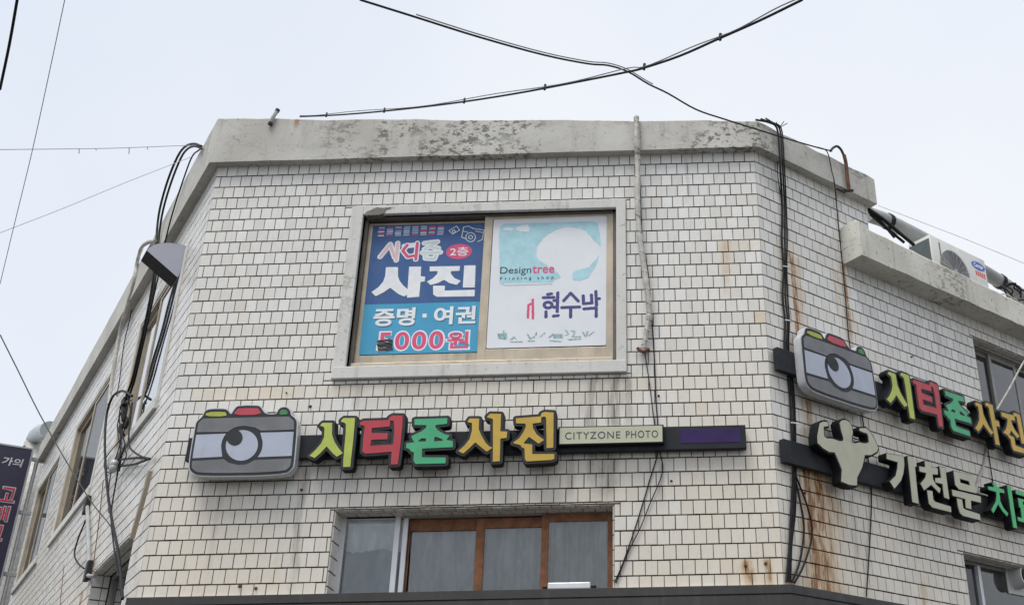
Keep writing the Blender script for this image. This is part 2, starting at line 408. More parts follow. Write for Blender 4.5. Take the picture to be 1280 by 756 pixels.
simple('duct_grey', (.44, .48, .50), .35, .3, .1, 6, .2)
simple('ac_white', (.66, .66, .62), .42, 0, .05, 5, .3, (.30, .27, .22))
simple('ac_dark', (.10, .12, .125), .6, 0, .1); simple('ac_recess', (.20, .205, .20), .6, 0, .1); simple('bronze_track', (.15, .13, .105), .55, .1, .2, 8, .3)
simple('badge_blue', (.03, .11, .52), .4); simple('badge_red', (.62, .10, .07), .45)
simple('blade_face', (.48, .49, .56), .4, 0, .05, 4); simple('blade_side', (.01, .01, .011), .5)
simple('banner_navy', (.022, .018, .046), .4, 0, .1); simple('banner_white', (.55, .55, .58), .45); simple('banner_red', (.46, .03, .06), .45)
simple('galvanised', (.36, .37, .38), .45, .4, .15, 8, .3)
simple('ceramic', (.45, .47, .48), .25)
simple('fan_white', (.62, .62, .60), .4, 0, .05, 6, .2)
def curtain_or_reflection_mat(name, c, sc):
    t = NT(name); p = t.pos()
    w = t.noise(t.scale(p, (sc, sc, 3.0)), 1., 5, .6)
    t.put(t.b.inputs['Base Color'], t.mix(t.ramp(w, .3, .7), tuple(v * .75 for v in c), tuple(v * 1.2 for v in c)))
    M[name] = t.done(None, .9, 0, .1)
curtain_or_reflection_mat('curtain_grey', (.37, .38, .385), 7); curtain_or_reflection_mat('reflected_skyline', (.27, .31, .34), 7); curtain_or_reflection_mat('reflected_sky', (.82, .84, .85), 5)  # the last two imitate a skyline and sky reflected in one pane
def glass_mat(name, tint, refl=1.):
    t = NT(name); nt = t.t; nt.nodes.remove(t.b)
    tr = t.n('ShaderNodeBsdfTransparent'); tr.inputs[0].default_value = (*tint, 1)
    gl = t.n('ShaderNodeBsdfGlossy'); gl.inputs['Roughness'].default_value = .03
    du = t.n('ShaderNodeBsdfDiffuse'); du.inputs[0].default_value = (.25, .25, .24, 1)
    p = t.pos(); bn = t.n('ShaderNodeBump'); bn.inputs['Strength'].default_value = .06; bn.inputs['Distance'].default_value = .02
    nt.links.new(t.noise(p, 1.6, 2), bn.inputs['Height']); nt.links.new(bn.outputs[0], gl.inputs['Normal'])
    fr = t.n('ShaderNodeFresnel'); fr.inputs[0].default_value = 1.5
    a = t.n('ShaderNodeMixShader'); t.put(a.inputs[0], t.m('MULTIPLY', fr.outputs[0], 1.6 * refl, clamp=True)); nt.links.new(tr.outputs[0], a.inputs[1]); nt.links.new(gl.outputs[0], a.inputs[2])
    b = t.n('ShaderNodeMixShader'); t.put(b.inputs[0], t.ramp(t.noise(t.scale(p, (9, 9, 2)), 1., 5), .35, .8, .02, .16)); nt.links.new(a.outputs[0], b.inputs[1]); nt.links.new(du.outputs[0], b.inputs[2])
    nt.links.new(b.outputs[0], nt.nodes['Material Output'].inputs['Surface'])
    M[name] = t.mat
glass_mat('window_glass', (.92, .94, .935), 1.5); glass_mat('dull_glass', (.6, .62, .62), .4); glass_mat('dark_glass', (.55, .6, .6)); glass_mat('bright_glass', (.7, .74, .75), 1.5)
def pave_mat():
    t = NT('paving'); p = t.pos()
    c = t.mix(t.ramp(t.noise(p, .7, 6), .3, .7), (.055, .053, .05), (.085, .082, .078)); t.bump(t.noise(p, 30, 5), .4)
    M['paving'] = t.done(c, .9)
pave_mat()
# ---------------------------------------------------------------- ground
g = MB().add([(-400, -400, 0), (400, -400, 0), (400, 400, 0), (-400, 400, 0)], [(0, 1, 2, 3)]).build('ground', 'paving'); g['kind'] = 'structure'
# ---------------------------------------------------------------- the building
BLD = thing('corner_building', (2.57, 1.0, 0), 'white tiled corner building with chamfered front, grey parapet and windows', 'building')
class Wall:
    def __init__(s, fr, s0, s1, holes, uoff, pitch, ztop=0., skip=()):
        s.fr, s.s0, s.s1, s.holes, s.uoff, s.pitch, s.ztop, s.skip = fr, s0, s1, holes, uoff, pitch, ztop, skip
# openings: (s0, s1, z0, z1); skip = rectangles that carry plaster instead of tiles
UW = (1.47, 3.83, -2.14, -.60); UWS = (1.36, 3.92, -2.255, -.506)
LW = (1.515, 3.81, -4.75, -3.40)
RU = (3.135, 5.0, -2.2, -1.06); RL = (2.415, 4.3, -4.75, -3.475)
L1 = (.84, 2.78, -2.13, -.60); L2 = (4.08, 6.70, -2.13, -.60); L3 = (7.96, 10.2, -2.13, -.60); LO = (.60, 2.46, -4.75, -3.413)
def grow(r, e=.1): return (r[0] - e, r[1] + e, r[2] - e * 1.1, r[3] + e)
WALLS = [Wall(FF, 0, W, [UW, LW], 0, W / 52, 0, [UWS]),
         Wall(FR, 0, 8.0, [RU, RL], 20, .1085, 0, []),
         Wall(FL, 0, 10.6, [L1, L2, L3, LO], 40, .1, 0, [grow(L1), grow(L2), grow(L3)])]
def wall_shell(w, ztop):
    fr = w.fr; th = .24; df = -.012
    def cells(s0, s1, z0, z1, mb):
        ss = sorted({s0, s1, *[v for h in w.holes for v in h[:2] if s0 < v < s1]}); zz = sorted({z0, z1, *[v for h in w.holes for v in h[2:] if z0 < v < z1]})
        def solid(i, j):
            if not (0 <= i < len(ss) - 1 and 0 <= j < len(zz) - 1): return False
            a, b = (ss[i] + ss[i + 1]) / 2, (zz[j] + zz[j + 1]) / 2
            return not any(h[0] < a < h[1] and h[2] < b < h[3] for h in w.holes)
        for i in range(len(ss) - 1):
            for j in range(len(zz) - 1):
                if not solid(i, j): continue
                a0, a1, b0, b1 = ss[i], ss[i + 1], zz[j], zz[j + 1]
                for d in (df, -th): mb.add([fr.p(a0, b0, d), fr.p(a1, b0, d), fr.p(a1, b1, d), fr.p(a0, b1, d)], [(0, 1, 2, 3)])
                for di, dj, (p, q) in ((-1, 0, ((a0, b0), (a0, b1))), (1, 0, ((a1, b0), (a1, b1))), (0, -1, ((a0, b0), (a1, b0))), (0, 1, ((a0, b1), (a1, b1)))):
                    if not solid(i + di, j + dj): mb.add([fr.p(*p, df), fr.p(*q, df), fr.p(*q, -th), fr.p(*p, -th)], [(0, 1, 2, 3)])
        return mb
    mb = MB()
    if fr is FR:
        cells(0, 1.6, -ZO + .002, .02, mb); cells(1.6, w.s1, -ZO + .002, -.62, mb)
    else: cells(0, w.s1, -ZO + .002, .02, mb)
    # weld
    o = mb.build('wall', 'grout', BLD)
    bm = bmesh.new(); bm.from_mesh(o.data); bmesh.ops.remove_doubles(bm, verts=bm.verts, dist=1e-5); bmesh.ops.recalc_face_normals(bm, faces=bm.faces); bm.to_mesh(o.data); bm.free()
    return o
def subtract(r, h):
    a0, a1, b0, b1 = r
    if h[1] <= a0 or h[0] >= a1 or h[3] <= b0 or h[2] >= b1: return [r]
    o = []
    if h[3] < b1: o.append((a0, a1, h[3], b1)); b1 = h[3]
    if h[2] > b0: o.append((a0, a1, b0, h[2])); b0 = h[2]
    if h[0] > a0: o.append((a0, h[0], b0, b1))
    if h[1] < a1: o.append((h[1], a1, b0, b1))
    return o
YEL = {}
def tile_geo(fr, r, gap=(.0050, .0080), dep=.0125):
    a0, a1, b0, b1 = r[0] + gap[0] / 2, r[1] - gap[0] / 2, r[2] + gap[1] / 2, r[3] - gap[1] / 2
    e = .0022; tx, ty = random.gauss(0, .0035), random.gauss(0, .0035); ca, cb = (a0 + a1) / 2, (b0 + b1) / 2; dz = random.uniform(-.0008, .0006)
    sh = random.gauss(0, .0006), random.gauss(0, .0006)
    def P(a, b, d): return fr.p(a + sh[0], b + sh[1], d + (a - ca) * tx + (b - cb) * ty + dz if d > -.01 else d)
    v = [P(a, b, -dep) for a, b in ((a0, b0), (a1, b0), (a1, b1), (a0, b1))] + [P(a, b, -e) for a, b in ((a0, b0), (a1, b0), (a1, b1), (a0, b1))]
    v += [P(a, b, 0) for a, b in ((a0 + e, b0 + e), (a1 - e, b0 + e), (a1 - e, b1 - e), (a0 + e, b1 - e))]
    f = [(8, 9, 10, 11)] + [(i, (i + 1) % 4, 4 + (i + 1) % 4, 4 + i) for i in range(4)] + [(4 + i, 4 + (i + 1) % 4, 8 + (i + 1) % 4, 8 + i) for i in range(4)]
    return v, f, [(a0, b0), (a1, b0), (a1, b1), (a0, b1)] * 3
def tile_mesh(name, items, parent, kind=None):
    """items: (verts, faces, uv, uoff, rnd, yel)"""
    org = BLD.location; vs, fs, uv, rn, ye = [], [], [], [], []
    for v, f, q, uo, r_, y_ in items:
        k = len(vs); vs += [c - org for c in v]; fs += [tuple(i + k for i in a) for a in f]
        for a in f: uv += [(q[i][0] + uo, q[i][1]) for i in a]
        rn += [r_] * len(f); ye += [y_] * len(f)
    me = bpy.data.meshes.new(name); me.from_pydata(vs, [], fs)
    lay = me.uv_layers.new(name='UVMap'); lay.data.foreach_set('uv', [c for q in uv for c in q])
    for nm, dat in (('rnd', rn), ('yel', ye), ('edge', [(0., 1., .6, 1., .6, .95, .35, .95, .35)[i % 9] for i in range(len(fs))])):
        at = me.attributes.new(nm, 'FLOAT', 'FACE'); at.data.foreach_set('value', dat)
    me.materials.append(M['tile'])
    o = bpy.data.objects.new(name, me); COL.objects.link(o); o.parent = parent
    if kind: o['kind'] = kind
    return o
def pix(P):
    d = P - CLOC; z = d.dot(CF); return (807.5 + 1371.2 * d.dot(CR) / z, 375.4 - 1371.2 * d.dot(CU) / z)
YEL_SPOTS = [(0, 4.812, -1.006, .09, .06, .55), (0, 4.98, -1.02, .16, .06, .28), (0, 4.83, -1.13, .06, .06, .22), (0, 4.83, -1.37, .07, .2, .14), (0, 5.095, -1.749, .06, .06, .6),
             (0, .55, -2.35, .42, .06, .32), (0, 1.15, -2.35, .1, .06, .18), (0, 2.3, -2.36, 1.9, .07, .20), (0, 3.6, -2.48, .5, .07, .14), (0, 3.6, -3.33, 1.4, .07, .10), (0, 4.9, -3.98, .22, .1, .25), (1, .42, -3.6, .2, .6, .3), (1, .35, -1.5, .14, .6, .2), (1, .3, -1.0, .1, .06, .3), (0, 1.25, -2.6, .05, .06, .1)]
ALL = []     # every wall tile
for wi, w in enumerate(WALLS):
    w.obj = wall_shell(w, 0)
    fr = w.fr; rows = 39 if wi else 36
    for k in range(rows):
        z1, z0 = -k * H, -(k + 1) * H
        off = -w.pitch * .5 if (k + (1 if wi else 0)) % 2 else 0.
        n = int((w.s1 - off) / w.pitch) + 2
        for i in range(n):
            a0, a1 = max(0, off + i * w.pitch), min(w.s1, off + (i + 1) * w.pitch)
            if a1 - a0 < .012: continue
            if fr is FR and a0 >= 1.6 and k < 6: continue
            rs = [(a0, a1 if not (fr is FR and k < 6 and a1 > 1.6) else 1.6, z0, z1)]
            for h in w.holes + w.skip: rs = [q for r in rs for q in subtract(r, h)]
            for r in rs:
                if r[1] - r[0] < .012 or r[3] - r[2] < .014: continue
                ca, cb = (r[0] + r[1]) / 2, (r[2] + r[3]) / 2
                y = 0.
                for (wj, sa, za, ra, rb, st) in YEL_SPOTS:
                    if wj == wi and abs(ca - sa) < ra and abs(cb - za) < rb: y = max(y, st * random.uniform(.5, 1.1))
                if random.random() < .012: y = max(y, random.uniform(.05, .2))
                full = (r[1] - r[0]) > .9 * w.pitch and (r[3] - r[2]) > .95 * H
                ALL.append((w, r, y, full))
# the 300 that show largest become objects of their own, the rest one field per wall
def shown(t):
    w, r, y, full = t
    q = [pix(w.fr.p(a, b)) for a, b in ((r[0], r[2]), (r[1], r[2]), (r[1], r[3]), (r[0], r[3]))]
    if any(not (2 < x < 1278 and 2 < yy < 754) for x, yy in q) or r[2] < -4.07: return 0
    if w.fr is FF and (.25 < r[0] < 1.2 or r[0] < 4.95 and 1.2 < r[0]) and -3.02 < r[2] and r[3] < -2.62: return 0
    return abs(sum(a[0] * b[1] - b[0] * a[1] for a, b in zip(q, q[1:] + q[:1]))) / 2 * (1 if full else .3)
order = sorted(range(len(ALL)), key=lambda i: -shown(ALL[i]))
single = set(order[:298])
rest = {id(w): [] for w in WALLS}
for i, (w, r, y, full) in enumerate(ALL):
    it = (*tile_geo(w.fr, r), w.uoff, (1.25 if random.random() < .05 else min(1.1, max(-.3, random.gauss(.45, .34)))), y)
    if i in single: tile_mesh('tile', [it], w.obj)
    else: rest[id(w)].append(it)
# tiles that line the reveals of the lower openings
def reveal(w, h, depth):
    fr = w.fr; s0, s1, z0, z1 = h; its = []
    sof = Fr(fr.p(s0, z1 - .0125, 0), fr.X, -UP, -fr.N)
    n = int((s1 - s0) / w.pitch)
    for (b0, b1, o) in ((.004, .085, 0), (.085, min(.2, depth), .5)):
        for i in range(-1, n + 1):
            a0, a1 = max(.0, (i + o) * w.pitch), min(s1 - s0, (i + 1 + o) * w.pitch)
            if a1 - a0 > .012: its.append((*tile_geo(sof, (a0, a1, b0, b1)), w.uoff + 7, random.uniform(.1, .6), .12 + .1 * random.random()))
    for s_, X, sg in ((s0, fr.X, 1), (s1, -fr.X, 1)):
        jb = Fr(fr.p(s_, z1 - .013, 0) + X * .0125, -fr.N, X, UP)
        for k in range(11):
            for (a0, a1) in ((.004, .1), (.1, depth)):
                its.append((*tile_geo(jb, (a0, a1, -(k + 1) * H, -k * H)), w.uoff + 7, random.uniform(.2, .8), .05 * random.random()))
    return its
rest[id(WALLS[0])] += reveal(WALLS[0], LW, .2)
rest[id(WALLS[2])] += reveal(WALLS[2], LO, .16)
rest[id(WALLS[1])] += reveal(WALLS[1], RL, .16) + reveal(WALLS[1], RU, .14)
for w in WALLS: tile_mesh('tiling', rest[id(w)], w.obj, 'stuff')
# ---- parapets
def parapet(fr, s0, s1, t0, t1, e0=(0, 0), e1=(0, 0), n=40, d=.092, bot=-.015, th=.30):
    """mitred band: e0/e1 = how far the ends run on at (front, back)"""
    mb = MB(); rs = random.Random(5)
    for i in range(n + 1):
        t = i / n
        for dd, kf in ((d, 0), (-th, 1)):
            s = (s0 + e0[kf]) * (1 - t) + (s1 + e1[kf]) * t
            w = .006 * math.sin(t * 23 + kf) + rs.uniform(-.004, .004)
            mb.v.append(fr.p(s, bot + .25 * w, dd)); mb.v.append(fr.p(s, t0 * (1 - t) + t1 * t + w, dd if kf else dd - .012)); 
            if not kf: mb.v.append(fr.p(s, t0 * (1 - t) + t1 * t + w - .014, dd))
    for i in range(n):
        a, b = i * 5, i * 5 + 5
        # order: 0 bottom front, 1 top front(chamfer), 2 top front edge, 3 bottom back, 4 top back
        mb.f += [(a, b, b + 2, a + 2), (a + 2, b + 2, b + 1, a + 1), (a + 1, b + 1, b + 4, a + 4), (a + 4, b + 4, b + 3, a + 3), (a + 3, b + 3, b, a)]
    mb.f += [(0, 2, 1, 4, 3), (n * 5, n * 5 + 3, n * 5 + 4, n * 5 + 1, n * 5 + 2)]
    mb.mi = [0] * len(mb.f)
    return mb.build('parapet', 'parapet_plaster', BLD)
mL = math.tan(math.radians(53.914) / 2); mR = math.tan(math.radians(40.592) / 2)
parapet(FF, 0, W, .50, .286, (-.092 * mL, .30 * mL), (.092 * mR, -.30 * mR))
parapet(FR, 0, 1.66, .286, .305, (-.092 * mR, .30 * mR), (0, 0), 16)
parapet(FL, 0, 10.62, .50, .30, (-.092 * mL, .30 * mL), (0, 0), 60)
# roofs close the building
def poly_slab(name, pts, z0, z1, mat):
    n = len(pts); mb = MB().add([(x, y, z0 + ZO) for x, y in pts] + [(x, y, z1 + ZO) for x, y in pts], [tuple(range(n))[::-1], tuple(range(n, 2 * n))] + [(i, (i + 1) % n, n + (i + 1) % n, n + i) for i in range(n)])
    return mb.build(name, mat, BLD)
def xy(fr, s, d): q = fr.p(s, 0, d); return (q.x, q.y)
poly_slab('roof', [xy(FL, 10.5, -.2), xy(FL, .1, -.2), xy(FF, .25, -.2), xy(FF, W - .2, -.2), xy(FR, .1, -.2), xy(FR, 1.58, -.2), xy(FR, 1.58, -7), xy(FL, 10.5, -7)], -.10, .03, 'roof_concrete')
poly_slab('roof', [xy(FR, 1.62, -.2), xy(FR, 7.95, -.2), xy(FR, 7.95, -7), xy(FR, 1.62, -7)], -.86, -.64, 'roof_concrete')
mbw = MB(); mbw.box(FR, 1.36, 1.595, -ZO, .02, -7, -.25); mbw.build('end_wall', 'parapet_plaster', BLD)
mbw = MB(); mbw.box(FR, 7.76, 7.99, -ZO, -.64, -7, -.25); mbw.build('end_wall', 'parapet_plaster', BLD)
mbw = MB(); mbw.box(FL, 10.36, 10.6, -ZO, .02, -7, -.25); mbw.build('end_wall', 'parapet_plaster', BLD)
q = [xy(FL, 10.4, -6.9), xy(FR, 7.9, -6.9)]
a, b = Vector((*q[0], 0)), Vector((*q[1], 0)); bx = (b - a).normalized(); fb = Fr((a.x, a.y, ZO), bx, (-bx.y, bx.x, 0)); MB().box(fb, 0, (b - a).length, -ZO, -.65, -.1, .1).build('back_wall', 'parapet_plaster', BLD)
# floor slab between storeys keeps rooms separate and dark
poly_slab('floor_slab', [xy(FL, 10.3, -.3), xy(FL, .2, -.3), xy(FF, .3, -.3), xy(FF, W - .3, -.3), xy(FR, .2, -.3), xy(FR, 7.7, -.3), xy(FR, 7.7, -6.8), xy(FL, 10.3, -6.8)], -3.2, -3.05, 'room_dark')
# ---- the concrete gutter along the low roof
mb = MB(); n = 46; rs = random.Random(11); ring = []
for i in range(n + 1):
    s = 1.135 + (7.6 - 1.135) * i / n; w1, w2, w3 = rs.uniform(-.007, .007), rs.uniform(-.004, .004), rs.uniform(-.003, .003)
    top = -.50 - .055 * min(1, (s - 1.1) / 2.7) + (.03 if i == 0 else 0)
    for z, d in ((-.852 + w2, -.02), (-.848 + w2, .235 + w3), (top - .02 + w1, .238 + w3), (top + w1, .222), (top + w1 * .5, .13), (-.70, .12), (-.70, -.02)): mb.v.append(FR.p(s, z, d))
for i in range(n):
    for j in range(7): mb.f.append((i * 7 + j, i * 7 + (j + 1) % 7, (i + 1) * 7 + (j + 1) % 7, (i + 1) * 7 + j))
mb.f += [tuple(range(7)), tuple(n * 7 + j for j in range(7))[::-1]]; mb.mi = [0] * len(mb.f)
mb.build('roof_gutter', 'gutter_plaster', BLD)
MB().box(FR, 1.138, 1.20, -.70, -.44, -.01, .20, .01).build('gutter_end', 'gutter_plaster', BLD)
# ---- fascia panels over the ground floor
for fr, s0, s1, e0, e1 in ((FF, 0, W, -.10 * mL * .3, .11 * mR), (FR, 0, 7.9, -.11 * mR, 0)):
    mb = MB()
    for z0, z1, d in ((-4.165, -4.10, .112), (-4.178, -4.165, .097), (-4.95, -4.178, .112)):
        f0, f1 = s0 + e0 * d / .11, s1 + e1 * d / .11
        P = [(f0, d), (f1, d), (s1, .005), (s0, .005)]
        mb.add([fr.p(s, z, dd) for z in (z0, z1) for s, dd in P], [(0, 1, 2, 3)[::-1], (4, 5, 6, 7), (0, 1, 5, 4), (1, 2, 6, 5), (2, 3, 7, 6), (3, 0, 4, 7)])
    mb.build('fascia_panel', 'fascia_metal', BLD)
# mortar lumps where tiles meet the fascia
mb = MB(); rs = random.Random(3); n = 120
for i in range(n + 1):
    s = .02 + (W - .04) * i / n; hgt = -4.092 + .012 * rs.random() + .006 * math.sin(i * .9)
    mb.v += [FF.p(s, -4.12, .004), FF.p(s, -4.12, .035), FF.p(s, hgt - .012, .026 + .008 * rs.random()), FF.p(s, hgt, .002)]
for i in range(n):
    mb.f += [(i * 4 + j, i * 4 + (j + 1) % 4, i * 4 + 4 + (j + 1) % 4, i * 4 + 4 + j) for j in range(4)]
mb.mi = [0] * len(mb.f); mb.build('mortar_bead', 'gutter_plaster', BLD, True)
# ---- windows
def frame_ring(mb, fr, s0, s1, z0, z1, wl, wr, wb, wt, d0, d1, bev=.004):
    mb.box(fr, s0, s0 + wl, z0, z1, d0, d1, bev); mb.box(fr, s1 - wr, s1, z0, z1, d0, d1, bev)
    mb.box(fr, s0 + wl - .001, s1 - wr + .001, z0, z0 + wb, d0 + .002, d1 - .002, bev); mb.box(fr, s0 + wl - .001, s1 - wr + .001, z1 - wt, z1, d0 + .002, d1 - .002, bev)
    return mb
def pane(fr, s0, s1, z0, z1, d, mat, par): return MB().box(fr, s0, s1, z0, z1, d - .003, d + .003).build('glass_pane', mat, par)
def curtain_or_reflection(fr, s0, s1, z0, z1, d, amp, waves, mat, par, skyline_jag=0, seed=1):  # wavy cloth; also shapes the sheets that imitate a reflected skyline
    rs = random.Random(seed); n = 70; mb = MB(); ph = [rs.uniform(0, 6) for _ in range(4)]; nz = 8
    for i in range(n + 1):
        t = i / n
        top = z1 - (skyline_jag * (.5 + .5 * math.sin(t * 9 + ph[0])) * .6 + skyline_jag * .4 * rs.random() if skyline_jag else 0)
        for j in range(nz + 1):
            v = j / nz; ww = waves * (1 + .15 * v)
            mb.v.append(fr.p(s0 + (s1 - s0) * t + .015 * math.sin(v * 3 + ph[1]), z0 + (top - z0) * v, d + amp * math.sin(t * ww * 6.283 + ph[2] + 1.5 * (1 - v)) + amp * .5 * math.sin(t * ww * 13 + ph[3])))
    for i in range(n):
        for j in range(nz): mb.f.append((i * (nz + 1) + j, (i + 1) * (nz + 1) + j, (i + 1) * (nz + 1) + j + 1, i * (nz + 1) + j + 1))
    mb.mi = [0] * len(mb.f)
    return mb.build('curtain_or_reflection', mat, par, True, sharp=170)
def surround(fr, inner, outer, d, sill=0., mat='surround_paint'):
    i0, i1, j0, j1 = inner; o0, o1, q0, q1 = outer; mb = MB()
    mb.box(fr, o0, i0, j0, q1, -.20, d, .006); mb.box(fr, i1, o1, j0, q1, -.20, d, .006)
    mb.box(fr, i0 - .001, i1 + .001, j1, q1 - .001, -.20, d - .002, .006)
    mb.box(fr, o0, o1, q0, j0, -.20, d + sill, .008)
    return mb.build('window_surround', mat, BLD)
# upper front window (two sliding sashes, both glazed behind posters)
surround(FF, UW, UWS, .028, .012)
mb = MB(); mb.box(FF, 1.472, 1.502, -2.138, -.602, -.17, -.055, .003); mb.box(FF, 3.798, 3.828, -2.138, -.602, -.17, -.045, .003); mb.box(FF, 1.502, 3.798, -.616, -.602, -.17, -.03, .002); mb.box(FF, 1.502, 3.798, -.640, -.616, -.17, -.135, .002)
UWO = mb.build('window', 'bronze_track', BLD)
MB().box(FF, 1.502, 3.798, -2.137, -2.088, -.17, -.02, .004).build('sill_track', 'champagne_aluminium', UWO)
sL = frame_ring(MB(), FF, 1.502, 2.66, -2.086, -.628, .048, .05, .105, .030, -.128, -.096, .003).build('sash', 'champagne_aluminium', UWO)
sR = frame_ring(MB(), FF, 2.600, 3.798, -2.086, -.610, .076, .062, .115, .046, -.090, -.052, .003).build('sash', 'champagne_aluminium', UWO)
pane(FF, 1.54, 2.63, -1.99, -.66, -.115, 'window_glass', UWO); pane(FF, 2.67, 3.74, -1.98, -.65, -.074, 'window_glass', UWO)
shape(FF, -.05, .0325, parts=[[(1.485, -.615), (1.50, -.575), (1.55, -.556), (1.585, -.532), (1.66, -.540), (1.74, -.533), (1.68, -.556), (1.665, -.60), (1.62, -.612)]], res=.004, jit=.006).build('cracked_mortar', 'crumbled', BLD, label='broken mortar at the corner of the upper front window')
# lower front window
mb = MB(); mb.box(FF, 1.519, 3.806, -3.43, -3.404, -.236, -.19, .003)
mb.box(FF, 1.519, 1.55, -4.7, -3.43, -.236, -.19, .003)
LWO = mb.build('window', 'grey_aluminium', BLD)
frame_ring(MB(), FF, 1.50 + .02, 2.02, -4.6, -3.405, .045, .045, .06, .03, -.225, -.188, .003).build('sash', 'white_aluminium', LWO)
MB().box(FF, 2.045, 2.085, -4.6, -3.41, -.222, -.192, .003).build('sash_stile', 'white_aluminium', LWO)
frame_ring(MB(), FF, 2.088, 2.715, -4.6, -3.432, .012, .06, .06, .10, -.262, -.228, .003).build('sash', 'brown_wood', LWO)  # top rails of the brown sashes made taller to imitate soffit shade
frame_ring(MB(), FF, 2.655, 3.275, -4.6, -3.440, .07, .06, .06, .085, -.235, -.203, .003).build('sash', 'brown_wood', LWO)
frame_ring(MB(), FF, 3.20, 3.80, -4.6, -3.425, .06, .055, .06, .065, -.204, -.172, .003).build('sash', 'brown_wood', LWO)
for s0, s1, d, m_ in ((1.56, 1.98, -.206, 'window_glass'), (2.115, 2.66, -.245, 'window_glass'), (2.72, 3.22, -.219, 'window_glass'), (3.255, 3.75, -.188, 'window_glass')): pane(FF, s0, s1, -4.56, -3.46, d, m_, LWO)
curtain_or_reflection(FF, 1.54, 2.07, -4.6, -3.66, -.2300, .001, 2, 'reflected_skyline', LWO, .05, 2); curtain_or_reflection(FF, 1.54, 2.07, -4.6, -3.42, -.2365, .001, 2, 'reflected_sky', LWO, 0, 3)  # both sheets stand in for a reflection: dark jagged skyline, pale sky above
curtain_or_reflection(FF, 2.10, 2.70, -4.6, -3.45, -.285, .012, 3, 'curtain_grey', LWO, 0, 4); curtain_or_reflection(FF, 2.70, 3.24, -4.6, -3.45, -.27, .02, 3, 'curtain_grey', LWO, 0, 5); curtain_or_reflection(FF, 3.24, 3.80, -4.6, -3.45, -.25, .02, 4, 'curtain_grey', LWO, 0, 6)
# left wall windows
def side_window(h, mats, gmat, nm=2):
    surround(FL, h, grow(h), .012, .02)
    s0, s1, z0, z1 = h
    wo_ = frame_ring(MB(), FL, s0 + .002, s1 - .002, z0 + .002, z1 - .002, .03, .03, .04, .03, -.09, .004, .003).build('window', mats, BLD)
    m = (s0 + s1) / 2
    for a, b, d in ((s0 + .031, m + .03, -.022), (m - .03, s1 - .031, -.056)):
        frame_ring(MB(), FL, a, b, z0 + .04, z1 - .03, .045, .045, .06, .05, d - .014, d + .014, .003).build('sash', mats, wo_)
        pane(FL, a + .045, b - .045, z0 + .1, z1 - .08, d, gmat, wo_)
    return wo_
w1 = side_window(L1, 'champagne_aluminium', 'bright_glass'); w2 = side_window(L2, 'champagne_aluminium', 'dull_glass'); w3 = side_window(L3, 'champagne_aluminium', 'dull_glass')
for h, wo_ in ((L1, w1), (L2, w2), (L3, w3)): curtain_or_reflection(FL, h[0] + .05, h[1] - .05, h[2] + .05, h[3] - .03, -.22, .01, 5, 'curtain_grey', wo_, 0, 9)
wo_ = frame_ring(MB(), FL, LO[0] + .002, LO[1] - .002, LO[2], LO[3] - .002, .05, .05, .05, .05, -.23, -.17, .003).build('window', 'grey_aluminium', BLD)
MB().box(FL, 1.5, 1.55, LO[2], LO[3] - .05, -.225, -.175).build('mullion', 'grey_aluminium', wo_); pane(FL, LO[0] + .05, LO[1] - .05, LO[2] + .05, LO[3] - .05, -.20, 'dark_glass', wo_)
# right wall windows
s0, s1, z0, z1 = RU
wo_ = frame_ring(MB(), FR, s0 + .002, s1 - .002, z0, z1 - .002, .03, .03, .04, .035, -.20, -.14, .003).build('window', 'grey_aluminium', BLD)
for a, b, d in ((s0 + .03, s0 + .52, -.185), (s0 + .47, s0 + .98, -.158), (s0 + .95, s1 - .03, -.185)):
    frame_ring(MB(), FR, a, b, z0 + .04, z1 - .035, .045, .045, .05, .045, d - .012, d + .012, .003).build('sash', 'grey_aluminium', wo_); pane(FR, a + .04, b - .04, z0 + .08, z1 - .07, d, 'bright_glass', wo_)
curtain_or_reflection(FR, s0 + .05, s1 - .05, z0, z1 - .05, -.30, .012, 9, 'curtain_grey', wo_, 0, 12)
s0, s1, z0, z1 = RL
wo_ = frame_ring(MB(), FR, s0 + .002, s1 - .002, z0, z1 - .002, .03, .03, .04, .04, -.23, -.17, .003).build('window', 'grey_aluminium', BLD)
MB().box(FR, s0 + .43, s0 + .475, z0, z1 - .04, -.215, -.16, .003).build('mullion', 'white_aluminium', wo_)
pane(FR, s0 + .03, s0 + .43, z0, z1 - .04, -.20, 'dark_glass', wo_); pane(FR, s0 + .475, s1 - .03, z0, z1 - .04, -.19, 'window_glass', wo_)
MB().box(FR, s0 + .5, s0 + .72, z0, z1 - .06, -.212, -.208).build('film_sheet', 'panel_grey', wo_)
# anchor bolts and old screw holes left in the tiles
for fr, s, z, r_ in ((FF, 1.203, -2.491, .014), (FF, 1.221, -3.226, .013), (FF, 4.851, -3.927, .014), (FF, 5.01, -3.912, .014), (FF, .826, -4.004, .016), (FF, .958, -4.025, .014), (FR, .311, -3.287, .013), (FR, 2.019, -1.602, .012), (FF, 4.19, -2.47, .011), (FF, 4.28, -3.22, .011), (FF, .98, -2.36, .008)):
    mb = MB(); mb.prism(fr, rot_poly((s, z), r_, 7, .3), -.004, .003); mb.prism(fr, rot_poly((s, z), r_ * .5, 6), .003, .022)
    mb.build('anchor_bolt', 'rusty_steel', BLD)
